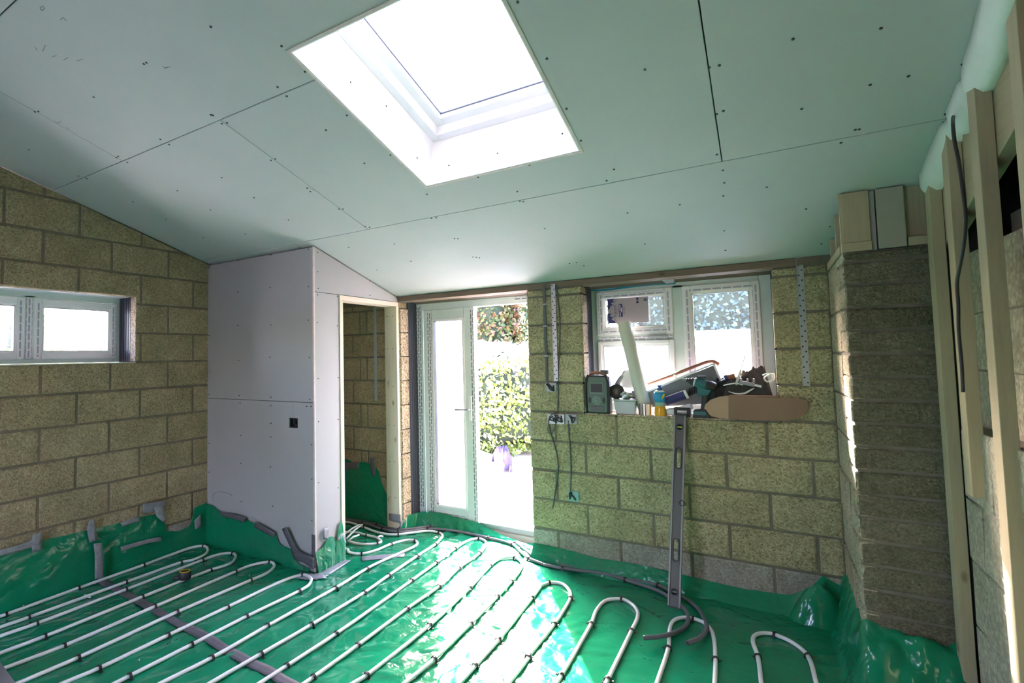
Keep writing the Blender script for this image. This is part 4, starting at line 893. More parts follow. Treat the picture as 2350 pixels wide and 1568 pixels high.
sbox('low green tinted box near the bottom of the block wall', 1317, 1139, .038, .036, 'teal_steel', seed=4)
def cab(name, label, L, y, r, m='cable', off=0):
    P = [at(px, py, 'y', y) for px, py in L]; t = tag(MB().tube(spline(P, 6), r, 7).build(name, M[m], None, True), label, 'cable'); return t
cab('cable', 'grey cable running down beside the conduit to the wide box', [(1277,655),(1281,690),(1285,740),(1284,800),(1281,850),(1281,900),(1280,940),(1278,952)], YW-.006, .005)
cab('cable', 'grey cable dangling longest from the wide box, with a hook at its end', [(1262,955),(1259,975),(1266,1000),(1275,1030),(1281,1070),(1277,1110),(1271,1150),(1268,1168)], YW-.008, .0052)
cab('cable', 'grey cable linking the single box down to the green tinted box', [(1304,965),(1305,990),(1309,1040),(1310,1090),(1309,1130)], YW-.006, .0052)
cab('cable', 'thin cable loop crossing the front of the wide metal box', [(1262,975),(1257,985),(1263,996),(1272,985),(1276,960),(1268,950),(1258,965)], YW-.014, .004)
cab('wire', 'thin pale wire curling from the lower left of the grey closet front', [(489,1156),(487,1146),(489,1136),(494,1131),(505,1129),(520,1132),(532,1138)], YF-.006, .0022, 'galv')
# ---------------------------------------------------------------- spirit level
lb, lt = at(1547, 1395, 'z', .004), at(1561, 951, 'y', YB-.035)
lvl = thing('spirit_level', 'long grey spirit level leaning upright against the block wall', 'spirit level', tuple(lb))
dv = (lt-lb); LL = dv.length; zv = dv.normalized(); xv = Vector((0, 1, 0)).cross(zv).normalized(); xv = (xv-zv*xv.dot(zv)).normalized(); yv = zv.cross(xv)
ML = Matrix((xv, yv, zv)).transposed().to_4x4(); ML.translation = lb
W2, T2 = .031, .012
def slot(x0, z0, z1, r, n=8): return [Vector((r*math.cos(math.pi+math.pi*k/n), 0, z0+r*math.sin(math.pi+math.pi*k/n))) for k in range(n+1)]+[Vector((r*math.cos(math.pi*k/n), 0, z1+r*math.sin(math.pi*k/n))) for k in range(n+1)]
holes = [(.19*LL/1.18, .02), (.34, .05), (.86, .05), (1.10, .02)]
mb = MB()
for s in (1, -1):
    mb.box((s*W2-.0055, -T2, 0), (s*W2+.0055, T2, LL), ML)
mb.build('flange', M['alu'], lvl, bevel=.0015)
# web, cut by hand slots and vial windows
zz = [(0, .075, 0), (.075, .105, 1), (.105, .265, 0), (.265, .40, 2), (.40, .60, 0), (.60, .64, 3), (.64, .83, 0), (.83, .965, 2), (.965, 1.085, 0), (1.085, 1.115, 1), (1.115, LL, 0)]
mb = MB()
for z0, z1, k in zz:
    if k in (0, 3): mb.box((-W2+.006, -.005, z0), (W2-.006, .005, z1), ML)
    else:
        hw = .016 if k == 1 else .0155
        mb.box((-W2+.006, -.005, z0), (-hw, .005, z1), ML); mb.box((hw, -.005, z0), (W2-.006, .005, z1), ML)
mb.build('web', M['alu_dark'], lvl)
for z0, z1, k in zz:
    if k == 2:
        mb = MB(); o_, i_ = slot(0, z0+.018, z1-.018, .021), slot(0, z0+.018, z1-.018, .0135)
        f_ = [[mb.bm.verts.new(ML @ Vector((p.x, y, p.z))) for p in q] for q, y in ((o_, -T2-.001), (i_, -T2-.001), (i_, T2), (o_, T2))]; n_ = len(o_)
        for A_, B_ in zip(f_, f_[1:]+f_[:1]):
            for j in range(n_): mb.bm.faces.new((A_[j], A_[(j+1) % n_], B_[(j+1) % n_], B_[j]))
        mb.build('hand_grip', M['rubber'], lvl)
    if k == 1:
        mr = ML @ Matrix.Translation((0, 0, (z0+z1)/2)) @ Matrix.Rotation(R(90), 4, 'X')
        MB().lathe([(.016, -T2), (.0205, -T2), (.0205, T2+.001), (.016, T2+.001), (.016, -T2)], 20, mr).build('vial_ring', M['rubber'], lvl)
        MB().tube([ML @ Vector((-.015, 0, (z0+z1)/2)), ML @ Vector((.015, 0, (z0+z1)/2))], .006, 10).build('vial', M['vial'] if z0 > .5 else M['galv_dull'], lvl, True)
    if k == 3:
        mr = ML @ Matrix.Translation((W2-.004, 0, .62)) @ Matrix.Rotation(R(90), 4, 'X')
        MB().lathe([(.013, -T2-.001), (.019, -T2-.001), (.019, T2+.001), (.013, T2+.001), (.013, -T2-.001)], 18, mr).build('vial_ring', M['rubber'], lvl)
        MB().tube([ML @ Vector((W2-.002, 0, .607)), ML @ Vector((W2-.002, 0, .633))], .0085, 10).build('vial', M['vial'], lvl, True)
MB().box((-W2-.006, -T2-.001, LL-.008), (W2+.006, T2+.001, LL+.003), ML).build('end_cap', M['rubber'], lvl)
MB().box((-W2-.006, -T2-.001, -.003), (W2+.006, T2+.001, .006), ML).build('end_cap', M['rubber'], lvl)
# ---------------------------------------------------------------- insulation strips and the cable along the ceiling edge
def bulge(name, label, L, wd, ph):
    P = [at(px, py, 'c', CEIL0-.02) for px, py in L]; P = [Vector((max(p.x, .56)+.0, p.y, p.z)) for p in P]; sp = spline(P, 8); n = len(sp); mb = MB(); K = 14; rows = []
    for i, p in enumerate(sp):
        t = i/(n-1); e = min(1, .25+2.8*t, .2+6*(1-t)) if True else 1; w_ = wd*(.85+.25*noise.noise(Vector((t*4+ph, 0, 0))))*e
        row = []
        for k in range(K):
            a = 2*math.pi*k/K; dz = -abs(math.sin(a))**.9*w_*.60 if math.sin(a) < 0 else math.sin(a)*.012
            row.append(mb.bm.verts.new((p.x+.028+.055*math.cos(a)*(.4+.6*e), p.y, min(p.z+.018+dz*1.35, zc(p.y)-.002))))
        rows.append(row)
    for A_, B_ in zip(rows, rows[1:]):
        for k in range(K): mb.bm.faces.new((A_[k], A_[(k+1) % K], B_[(k+1) % K], B_[k]))
    mb.bm.faces.new(rows[0]); mb.bm.faces.new(rows[-1][::-1])
    return tag(mb.build(name, M['insul'], None, True), label, 'insulation', 'insulation strips along the ceiling edge')
bulge('insulation_strip', 'lowest pale insulation strip bulging beside the pier packing boards', [(2113,440),(2130,400),(2160,330),(2190,270)], .17, 1)
bulge('insulation_strip', 'middle short pale insulation strip behind the hanging black cable', [(2180,290),(2195,255),(2210,220),(2225,180)], .15, 4)
bulge('insulation_strip', 'topmost longest pale insulation strip above the studs', [(2208,222),(2225,175),(2260,70),(2290,-60),(2330,-250),(2400,-600)], .19, 8)
P = [at(px, py, 'c', CEIL0-.012) for px, py in ((2400,-420),(2277,0),(2235,130),(2205,215),(2190,258))]+[at(px, py, 'x', .585) for px, py in ((2187,285),(2190,320),(2200,370),(2210,440),(2216,500),(2212,560),(2203,610),(2196,650),(2199,700),(2200,760),(2207,840),(2210,900))]
tag(MB().tube(spline(P, 6), .0055, 7).build('cable', M['black_cable'], None, True), 'black cable along the ceiling edge that drops down the studs', 'cable')
# ---------------------------------------------------------------- things on the floor
c = at(424, 1338, 'z', 0); t = thing('tape_measure', 'black and yellow tape measure sitting on the second pipe loop', 'tape measure', (c.x, c.y, ZPIPE+RP))
Mt = Matrix.Translation((c.x, c.y, ZPIPE+RP-.004)) @ Matrix.Rotation(R(35), 4, 'Z')
MB().lathe([(.022, 0), (.036, .002), (.039, .012), (.039, .045), (.035, .055), (.026, .058)], 24, Mt, 1.1, .9).build('case', M['rubber'], t, True, sharp=40)
MB().lathe([(.027, .0545), (.034, .0545), (.034, .0595), (.027, .0595), (.027, .0545)], 24, Mt, 1.1, .9).build('ring', M['yellow'], t, True, sharp=40)
MB().box((-.075, -.016, 0), (-.025, .016, .022), Mt).build('mouth', M['rubber'], t, bevel=.006)
for i, (px, py, s) in enumerate([(291,1304,.020),(201,1370,.028),(53,1391,.012),(572,1321,.007),(375,1422,.008),(320,1517,.006)]):
    c = at(px, py, 'z', .008); mb = MB(); n_ = 6
    mb.prism([c+Vector((s*(1.8 if px in (291,201) else 1)*math.cos(k*6.283/n_)*random.uniform(.6, 1.1), s*.5*math.sin(k*6.283/n_)*random.uniform(.6, 1.1), 0)) for k in range(n_)], (0, 0, .006))
    tag(mb.build('scrap', M['lining'], None), ['white crumb of plaster beside the seam tape at the wall', 'curled white shaving under the third pipe leg', 'white crumb by the first pipe leg at the frame edge', 'white crumb between the second and third pipe bends', 'white crumb just right of the dark seam tape', 'white crumb near the bottom between two pipe legs'][i], 'scrap')
c = at(12, 1568, 'z', 0)
t = thing('pipe_offcut', 'dark grey fat plastic pipe leaning into the bottom left corner', 'pipe', (c.x, c.y, 0))
p0, p1 = at(-38, 1525, 'z', .0)+Vector((0, 0, .0)), at(60, 1720, 'z', .55)
MB().tube([p0, p1], .055, 28).build('barrel', M['darkgrey'], t, True, sharp=50)
MB().tube([p1-(p1-p0).normalized()*.05, p1+(p1-p0).normalized()*.01], .062, 28).build('collar', M['darkgrey'], t, True, sharp=50)

# ---------------------------------------------------------------- the clutter on the window sill
SZ = 1.1295
def S(px, py, y): return at(px, py, 'y', y)
# site radio
y0 = YB-.012; l, r_ = S(1346, 950, y0).x, S(1399, 950, y0).x; top = S(1370, 862, y0).z; cx = (l+r_)/2; hw = (r_-l)/2; y1 = y0+.10
ra = thing('site_radio', 'green and black site radio at the left end of the sill', 'radio', (cx, y0+.05, SZ))
MB().box((cx-hw, y0+.012, SZ), (cx+hw, y1, top-.004)).build('body', M['rubber'], ra, bevel=.012, seg=3)
MB().prism([(cx-hw*.82, y0, SZ+.012), (cx+hw*.76, y0, SZ+.012), (cx+hw*.84, y0, SZ+.03), (cx+hw*.84, y0, top-.035), (cx+hw*.70, y0, top-.012), (cx-hw*.74, y0, top-.012), (cx-hw*.88, y0, top-.035), (cx-hw*.88, y0, SZ+.03)], (0, .018, 0)).build('front_panel', M['radio_green'], ra, bevel=.003)
MB().box((cx-hw*.62, y0-.004, SZ+.145), (cx+hw*.56, y0+.002, top-.05)).build('screen_bezel', M['radio_light'], ra, bevel=.002); bez = ra.children[-1] if ra.children else ra; bez = [o for o in bpy.data.objects if o.name.startswith('screen_bezel')][0]
MB().box((cx-hw*.53, y0-.006, SZ+.155), (cx+hw*.47, y0+.002, top-.06)).build('screen', M['screen'], bez)
Mr = Matrix.Translation((cx-.004, y0, SZ+.098)) @ Matrix.Rotation(R(90), 4, 'X')
MB().lathe([(.034, -.001), (.034, .005), (.026, .007), (.022, .004), (.014, .004), (.010, .008), (0, .008)], 24, Mr).build('dial', M['radio_light'], ra, True, sharp=30)
for s in (1, -1): MB().lathe([(.017, 0), (.017, .004), (0, .004)], 12, Matrix.Translation((cx-.004+s*.050, y0, SZ+.098)) @ Matrix.Rotation(R(90), 4, 'X'), .55, 1.3).build('button', M['rubber'], ra)
MB().box((cx-hw*.6, y0-.003, SZ+.02), (cx+hw*.55, y0+.002, SZ+.055)).build('battery_door', M['alu_dark'], ra, bevel=.002)
for s in (1, -1): MB().tube(spline([(cx+s*hw*.95, y0+.004, SZ+.02), (cx+s*hw*1.0, y0-.006, SZ+.1), (cx+s*hw*.96, y0-.004, top-.06), (cx+s*hw*.75, y0+.01, top+.004)], 6), .009, 8).build('bumper', M['rubber'], ra, True)
MB().tube(spline([(cx-hw*.7, y0+.03, top-.004), (cx-hw*.5, y0+.03, top+.016), (cx+hw*.2, y0+.03, top+.018), (cx+hw*.75, y0+.03, top-.002)], 6), .010, 8).build('carry_handle', M['redwood'], ra, True)
MB().lathe([(.022, 0), (.030, .004), (.030, .028), (.026, .032), (0, .032)], 18, Matrix.Translation((S(1383, 845, y0).x, y0+.05, top+.006))).build('aerial_cap', M['cable'], ra, True, sharp=40)
# plastic tub with a roll of tape and packets on it
y0 = YB+.012; l, r_ = S(1409, 950, y0).x, S(1460, 950, y0).x; zt_ = S(1430, 917, y0).z
tb = thing('storage_tub', 'cloudy clear plastic tub with a lid between radio and foil roll', 'tub', ((l+r_)/2, y0+.05, SZ))
mb = MB(); mb.hexa([(l+.012, y0+.006, SZ), (r_-.008, y0+.006, SZ), (r_-.008, y0+.11, SZ), (l+.012, y0+.11, SZ), (l, y0, zt_-.012), (r_, y0, zt_-.012), (r_, y0+.12, zt_-.012), (l, y0+.12, zt_-.012)]); mb.build('tub', M['clear'], tb, bevel=.006)
MB().box((l-.006, y0-.006, zt_-.011), (r_+.006, y0+.126, zt_)).build('lid', M['clear'], tb, bevel=.003)
c = S(1415, 896, y0+.04)
tr_ = thing('tape_roll', 'black roll of tape standing on the tub beside the radio', 'tape roll', (c.x, c.y, zt_))
rr = (c.z-zt_); rr = .052
MB().lathe([(.024, -.02), (rr, -.02), (rr, .02), (.024, .02), (.024, -.02)], 26, Matrix.Translation((c.x, c.y, zt_+rr)) @ Matrix.Rotation(R(78), 4, 'X') @ Matrix.Rotation(R(15), 4, 'Y')).build('roll', M['rubber'], tr_, True, sharp=40)
MB().lathe([(.021, -.0205), (.024, -.0205), (.024, .0205), (.021, .0205), (.021, -.0205)], 26, Matrix.Translation((c.x, c.y, zt_+rr)) @ Matrix.Rotation(R(78), 4, 'X') @ Matrix.Rotation(R(15), 4, 'Y')).build('core', M['card'], tr_, True, sharp=40)
def crumple(name, label, cat, c, sx, sy, sz, m, seed, group=None, amp=.35, frq=2.2):
    def f(a, b):
        th = a*2*math.pi; ph = (b-.5)*math.pi; d = Vector((math.cos(th)*math.cos(ph), math.sin(th)*math.cos(ph), math.sin(ph)))
        k = 1+amp*noise.noise(d*frq+Vector((seed, seed*2, 0)))+amp*.5*abs(noise.noise(d*frq*2.3+Vector((0, seed, 5))))
        return Vector((c[0]+sx*d.x*k, c[1]+sy*d.y*k, c[2]+sz*d.z*k))
    mb = MB().grid(f, 26, 14); bmesh.ops.remove_doubles(mb.bm, verts=mb.bm.verts, dist=1e-5)
    return tag(mb.build(name, M[m], None, True), label, cat, group)
c = S(1437, 908, y0+.03); crumple('foil_packet', 'crinkled silver packet lying on the tub lid', 'packet', (c.x, c.y, zt_+.026), .052, .03, .024, 'foil', 3, amp=.45)
c = S(1455, 905, y0+.06); t = tag(MB().box((c.x-.014, c.y-.01, zt_+.001), (c.x+.014, c.y+.012, zt_+.058)).build('small_carton', M['advert'], None, bevel=.003), 'little pale blue carton standing on the tub lid', 'carton')
# white sheet bag and grey nozzle behind
A_ = [S(px, py, YB+.11) for px, py in ((1428,852),(1448,846),(1456,893),(1466,896),(1425,890),(1424,868))]
mb = MB(); mb.prism([A_[0], A_[1], A_[2], A_[4], A_[5]], (0, .03, 0)); tag(mb.build('plastic_bag', M['white'], None, bevel=.004), 'white folded plastic bag behind the tub and tape', 'bag')
mb = MB(); p, q = S(1428, 861, YB+.09), S(1416, 884, YB+.08); q.z = max(q.z, 1.25)
sg = thing('sealant_gun', 'grey sealant gun nozzle poking up behind the black tape roll', 'sealant gun', (q.x, q.y, SZ))
MB().tube([q-Vector((.01, 0, .10)), q], .022, 12).build('tube', M['galv_dull'], sg, True, sharp=40)
MB().tube([q, q.lerp(p, .75), p], .016, 10, rfun=lambda t: .019-.008*t).build('nozzle', M['galv_dull'], sg, True)
MB().tube([p, S(1434, 850, YB+.09)], .003, 6).build('tip', M['cable'], sg, True)
# cream cardboard tube leaning on the window
p, q = S(1480, 921, YB+.07), S(1432, 741, YB+.14); p.z = SZ+.012
tu = thing('long_tube', 'long cream tube leaning back against the window', 'tube', (p.x, p.y, SZ))
d_ = (q-p).normalized(); p = p+Vector((0, 0, .018))
MB().tube([p, p.lerp(q, .5), q], .046, 26, False).build('tube', M['tubewhite'], tu, True)
MB().tube([p, q], .043, 26, False).build('inner_wall', M['tubewhite'], tu, True)
mb = MB(); u_ = d_.orthogonal().normalized(); v_ = d_.cross(u_)
for e in (p, q):
    for k in range(26):
        a, b = 2*math.pi*k/26, 2*math.pi*(k+1)/26
        mb.poly([e+(u_*math.cos(a)+v_*math.sin(a))*.046, e+(u_*math.cos(b)+v_*math.sin(b))*.046, e+(u_*math.cos(b)+v_*math.sin(b))*.043, e+(u_*math.cos(a)+v_*math.sin(a))*.043])
mb.build('rim', M['paper'], tu)
# foil tape roll
y0 = YB+.035; c = S(1481, 945, y0); fr_ = thing('foil_tape_roll', 'shiny silver foil tape roll lying flat at the sill edge', 'tape roll', (c.x, y0+.01, SZ))
MB().lathe([(.030, 0), (.049, 0), (.049, .078), (.030, .078), (.030, 0)], 30, Matrix.Translation((c.x, y0+.02, SZ))).build('roll', M['foil'], fr_, True, sharp=40)
MB().lathe([(.027, 0), (.0302, 0), (.0302, .079), (.027, .079), (.027, 0)], 30, Matrix.Translation((c.x, y0+.02, SZ))).build('core', M['card'], fr_, True, sharp=40)
# dish soap bottle
c = S(1515, 950, YB+.012); bt = thing('soap_bottle', 'blue labelled bottle half full of amber liquid with a blue cap', 'bottle', (c.x, c.y+.01, SZ)); Mb = Matrix.Translation((c.x, c.y+.01, SZ)); ht = S(1515, 884, YB+.012).z-SZ
k = ht/.236
MB().lathe([(.030, 0), (.036, .004), (.037, .02*k), (.034, .055*k), (.031, .075*k)], 24, Mb, 1.05, .7).build('amber_fill', M['soap'], bt, True)
MB().lathe([(.031, .0752*k), (.031, .10*k), (.034, .104*k)], 24, Mb, 1.05, .7).build('clear_band', M['clear'], bt, True)
MB().lathe([(.034, .1045*k), (.037, .14*k), (.037, .165*k), (.033, .182*k)], 24, Mb, 1.05, .7).build('label_band', M['blue_label'], bt, True)
MB().lathe([(.033, .1825*k), (.024, .193*k), (.016, .198*k)], 24, Mb, 1.05, .75).build('shoulder', M['white'], bt, True)
MB().lathe([(.018, .1985*k), (.018, .215*k), (.013, .218*k), (.011, .226*k), (.014, .228*k), (.014, .236*k), (0, .236*k)], 18, Mb).build('cap', M['blue_cap'], bt, True, sharp=40)
MB().prism([(c.x+.012, c.y-.0165, SZ+.12*k), (c.x+.034, c.y-.010, SZ+.15*k), (c.x+.036, c.y-.008, SZ+.172*k), (c.x+.026, c.y-.0145, SZ+.168*k)], (0, .004, 0)).build('label_flash', M['yellow'], bt)
# tilted panel with red brown strips, standing behind
Pn = [S(px, py, YB+.10) for px, py in ((1482,903),(1638,838),(1656,880),(1645,925),(1490,935))]
pa = thing('lidded_panel', 'grey panel propped at a slant behind the drill with white edges', 'panel', (Pn[0].x+.25, YB+.10, SZ))
for q in Pn: q.z = max(q.z, SZ+.002)
MB().prism(Pn, (0, .018, 0)).build('panel', M['grey_panel'], pa)
mb = MB(); mb.bar(S(1482, 901, YB+.105), S(1638, 835, YB+.105), .012, .03, (0, 1, 0)); mb.bar(S(1638, 835, YB+.105), S(1657, 880, YB+.105), .012, .03, (0, 1, 0)); mb.build('white_edge', M['white'], pa)
a, b = S(1486, 882, YB+.135), S(1633, 829, YB+.135)
sr = thing('wood_strip', 'red brown strip bound with pale tape lying along the slanted panel', 'strip', tuple(a))
MB().tube(spline([a, a.lerp(b, .35), a.lerp(b, .7)+Vector((0, 0, .004)), b, S(1650, 837, YB+.135)], 6), .010, 8, rfun=lambda t: .009+.004*t).build('strip', M['redwood'], sr, True)
m_ = a.lerp(b, .44); MB().tube([m_-(b-a).normalized()*.008, m_+(b-a).normalized()*.008], .0145, 10).build('tape_band', M['tubewhite'], sr, True)
# blue sealant tube
a, b = S(1527, 922, YB+.06), S(1572, 906, YB+.07); a.z = max(a.z, SZ+.03)
st = thing('sealant_tube', 'blue and white sealant tube lying beside the soap bottle', 'tube', (a.x, a.y, SZ))
MB().tube([a, b], .030, 20).build('cartridge', M['navy'], st, True, sharp=40)
MB().tube([b, b+(b-a).normalized()*.016], .031, 20).build('end_band', M['white'], st, True, sharp=40)
MB().tube([a+Vector((0, -.001, .016)), b+Vector((0, -.001, .016))], .017, 12).build('label_stripe', M['white'], st, True, sharp=40)
mb = MB()
for k in range(6):
    q = b+(b-a).normalized()*(.022+k*.012)+Vector((0, .02, .012)); mb.tube([q-Vector((0, 0, .03)), q+Vector((.006, 0, .022))], .0035, 6)
bru = tag(mb.build('scrubbing_brush', M['rubber'], None), 'black bristled brush lying behind the drill handle', 'brush')
# white rag / papers near the charger
c = S(1535, 940, YB+.03); crumple('crumpled_rag', 'white crumpled rag between the soap bottle and black battery', 'rag', (c.x+.02, YB+.05, SZ+.025), .06, .03, .026, 'paper', 9)
c = S(1574, 925, YB+.05); mb = MB(); mb.hexa([(c.x-.045, c.y-.02, SZ+.045), (c.x+.04, c.y-.03, SZ+.05), (c.x+.045, c.y+.03, SZ+.05), (c.x-.04, c.y+.03, SZ+.045), (c.x-.035, c.y-.018, SZ+.07), (c.x+.03, c.y-.026, SZ+.09), (c.x+.035, c.y+.026, SZ+.085), (c.x-.03, c.y+.03, SZ+.07)])
tag(mb.build('folded_cloth', M['paper'], None, bevel=.006), 'folded pale cloth lying on top of the black battery', 'cloth')
c = S(1567, 940, YB-.002); bp = thing('battery_pack', 'black battery with a white sticker standing above the spirit level', 'battery', (c.x, c.y+.03, SZ)); w_ = .056
MB().box((c.x-w_, c.y-.004, SZ+.002), (c.x+w_*.8, c.y+.06, SZ+.062)).build('case', M['rubber'], bp, bevel=.005)
MB().box((c.x-w_*.6, c.y-.0055, SZ+.016), (c.x+w_*.42, c.y-.003, SZ+.044)).build('sticker', M['paper'], bp)
text(bp, 'lettering', 'makita', .026, (c.x-w_*.09, c.y-.006, SZ+.03), (R(90), 0, 0), M['rubber'], .0003, .95)
# cordless drill
YD = YB+.0
t = thing('cordless_drill', 'teal and black cordless drill standing on its battery, chuck to the left', 'drill', tuple(S(1608, 955, YD)))
t.location.z = SZ
b0, b1 = S(1590, 950, YD), S(1634, 960, YD)
MB().hexa([(b0.x, YD-.035, SZ+.002), (b1.x, YD-.035, SZ+.002), (b1.x, YD+.055, SZ+.002), (b0.x, YD+.055, SZ+.002), (b0.x+.008, YD-.03, SZ+.052), (b1.x-.03, YD-.03, SZ+.06), (b1.x-.03, YD+.05, SZ+.06), (b0.x+.008, YD+.05, SZ+.052)]).build('battery', M['rubber'], t, bevel=.006)
MB().box((b0.x+.006, YD-.0375, SZ+.022), (b1.x-.03, YD-.034, SZ+.045)).build('battery_label', M['teal'], t, bevel=.001)
g0, g1 = S(1616, 935, YD), S(1622, 895, YD)
MB().tube(spline([(g0.x, YD+.01, SZ+.055), (g0.x+.004, YD+.01, SZ+.09), (g1.x, YD+.01, g1.z)], 5), .022, 12, rfun=lambda u: .024-.004*math.sin(u*3.1)+.004*u).build('grip', M['rubber'], t, True)
MB().box((g0.x-.034, YD+.004, g1.z-.045), (g0.x-.016, YD+.018, g1.z-.012)).build('trigger', M['cable'], t, bevel=.004)
c0, c1 = S(1597, 878, YD), S(1640, 889, YD); ax = (c1-c0).normalized(); ym = YD+.01
B = lambda u, r, n=18: Matrix.Translation((c0.x, ym, c0.z))
mm = ax.to_track_quat('Z', 'Y').to_matrix().to_4x4(); mm.translation = Vector((c0.x, ym, c0.z)); LB = (c1-c0).length
MB().lathe([(.026, -.004), (.033, .008), (.037, .03), (.037, LB*.55)], 22, mm, 1.12, .95).build('body', M['teal'], t, True, sharp=50)
MB().lathe([(.038, LB*.551), (.037, LB*.8), (.030, LB*1.02), (.015, LB*1.1), (0, LB*1.1)], 22, mm, 1.12, .95).build('motor_cap', M['rubber'], t, True, sharp=50)
MB().lathe([(.027, -.014), (.030, -.010), (.030, -.0042)], 22, mm).build('collar', M['galv'], t, True, sharp=50)
MB().lathe([(.010, -.062), (.013, -.060), (.014, -.048), (.019, -.046), (.020, -.034), (.025, -.030), (.026, -.0145)], 18, mm).build('chuck', M['rubber'], t, True, sharp=30); chuck = [o for o in bpy.data.objects if o.name == 'chuck'][0]
MB().lathe([(.0, -.088), (.008, -.086), (.008, -.063)], 12, mm).build('bit_holder', M['steel'], chuck, True, sharp=40)
q = S(1610, 905, YD); MB().hexa([(q.x-.025, ym-.024, q.z-.01), (q.x+.035, ym-.024, q.z-.01), (q.x+.035, ym+.024, q.z-.01), (q.x-.025, ym+.024, q.z-.01), (c0.x+.006, ym-.03, c0.z-.01), (c1.x-.01, ym-.03, c1.z-.01), (c1.x-.01, ym+.03, c1.z-.01), (c0.x+.006, ym+.03, c0.z-.01)]).build('neck', M['teal'], t, bevel=.006)
text(t, 'lettering', 'makita', .022, (c0.x+LB*.33, ym-.0365, c0.z-.006), (R(90), R(9), 0), M['radio_light'], .0006)
MB().box((c0.x+.01, ym-.012, c0.z+.030), (c0.x+.062, ym+.012, c0.z+.043)).build('gear_switch', M['rubber'], t, bevel=.003)
# cardboard box with flaps over the sill edge, holding tools and dark clothes
yb = YB-.015
cb = thing('cardboard_box', 'open brown cardboard box whose curved flaps hang over the right of the sill', 'box', (-.06, yb, SZ))
fa, fb, fc, fd = S(1662, 908, yb), S(1785, 912, yb), S(1790, 967, yb), S(1668, 963, yb); xr = .045
zt_ = fa.z; xl = fa.x
MB().box((xl+.03, yb, SZ), (xr, yb+.004, zt_)).build('front', M['card'], cb)
MB().box((xl+.03, yb+.004, SZ), (xl+.034, yb+.19, zt_-.01)).build('side', M['card'], cb)
MB().box((xr-.004, yb+.004, SZ), (xr, yb+.19, zt_-.0)).build('side', M['card'], cb)
MB().box((xl+.03, yb+.004, SZ-.0), (xr, yb+.19, SZ+.003)).build('bottom', M['card'], cb)
MB().box((xl+.03, yb-.004, zt_), (xr+.004, yb+.006, zt_+.006)).build('folded_edge', M['card_in'], cb)
L_ = [(1672,908),(1650,911),(1630,918),(1619,928),(1616,937),(1620,946),(1632,955),(1650,960),(1672,962)]
MB().prism([S(px, py, yb-.012) for px, py in L_], (0, .004, 0)).build('curved_flap', M['card_in'], cb)
L_ = [(1672,908),(1785,913),(1815,913),(1840,915),(1851,921),(1856,931),(1853,943),(1843,954),(1825,963),(1800,967),(1740,966),(1672,962)]
MB().prism([S(px, py, yb-.0165) for px, py in L_], (0, .004, 0)).build('long_flap', M['card'], cb)
MB().box((xl+.05, yb-.02, SZ-.008), (xr+.0, yb+.0, SZ-.002)).build('bottom_flap', M['cable'], cb)
def cloth(name, label, x0, x1, y0, y1, zb, hfun, m, seed):
    def f(a, b):
        x = x0+(x1-x0)*a; y = y0+(y1-y0)*b; e = min(1, 6*a, 6*(1-a))*min(1, 5*b+.35, 5*(1-b)); n1 = 1-abs(noise.noise(Vector((x*9+seed, y*14, 1)))); n2 = 1-abs(noise.noise(Vector((x*22, y*26+seed, 3))))
        return Vector((x, y, zb+hfun(a, b)*e*(.62+.42*n1**3)+.018*n2**4*e))
    return tag(MB().grid(f, 60, 30).build(name, M[m], None, True), label, 'clothing')
zt_c = 1.26
cloth('work_jacket', 'dark crumpled jacket stuffed into the right end of the box', xl-.03, xr-.006, yb+.008, yb+.185, zt_c-.05, lambda a, b: .15+.09*ss(a*1.4)*ss(b*1.5), 'cloth', 2)
cloth('work_trousers', 'brown grey garment folded at the back of the box', xl+.0, xr-.012, yb+.07, yb+.18, zt_c-.06, lambda a, b: .14+.08*math.sin(math.pi*min(1, a*1.2)), 'cloth2', 11)
cloth('work_gloves', 'dark cloth bunched directly behind the drill handle', S(1630, 900, YB+.02).x, S(1716, 900, YB+.02).x, YB+.03, YB+.16, SZ, lambda a, b: .24, 'cloth', 17)
a, b = S(1689, 884, YB+.03), S(1714, 802, YB+.06)
sd_ = thing('thin_rod', 'thin white rod standing at a slant in the box of clothes', 'rod', tuple(a))
MB().tube([a, a.lerp(b, .42)], .0075, 8).build('handle', M['white'], sd_, True); MB().tube([a.lerp(b, .42), b], .003, 6).build('shaft', M['lining'], sd_, True)
c = S(1690, 886, YB+.01)
MB().tube(spline([S(px, py, YB+.005) for px, py in ((1660,885),(1668,883),(1690,880),(1705,884))], 5), .004, 6).build('guard_wire', M['white'], sd_, True)
cl = thing('bar_clamp', 'grey plastic bar clamp lying on the dark clothes', 'clamp', tuple(S(1720, 880, YB+.0)))
MB().bar(S(1697, 877, YB+.004), S(1732, 884, YB+.004), .022, .03, (0, 1, 0)).build('bar', M['steel'], cl, bevel=.003)
for px in (1700, 1715, 1729): MB().bar(S(px, 880, YB+.004), S(px+1, 869, YB+.004), .010, .022, (0, 1, 0)).build('jaw', M['steel'], cl, bevel=.002)
MB().bar(S(1732, 884, YB+.004), S(1748, 888, YB+.004), .013, .02, (0, 1, 0)).build('handle', M['white'], cl, bevel=.003)
hb = thing('water_bottle', 'dark bottle with a blue lid leaning behind the drill', 'bottle', tuple(S(1665, 872, YB+.06)))
p, q = S(1683, 864, YB+.06), S(1664, 869, YB+.06)
MB().tube([p+(p-q)*.2, q+(p-q)*.35], .020, 14).build('neck', M['redwood'], hb, True, sharp=40); MB().tube([q+(p-q)*.34, q+(p-q)*-.05], .024, 14).build('lid', M['navy'], hb, True, sharp=40)
MB().tube([S(1645, 883, YB+.05), S(1664, 874, YB+.05)], .013, 10).build('strap', M['rubber'], hb, True)
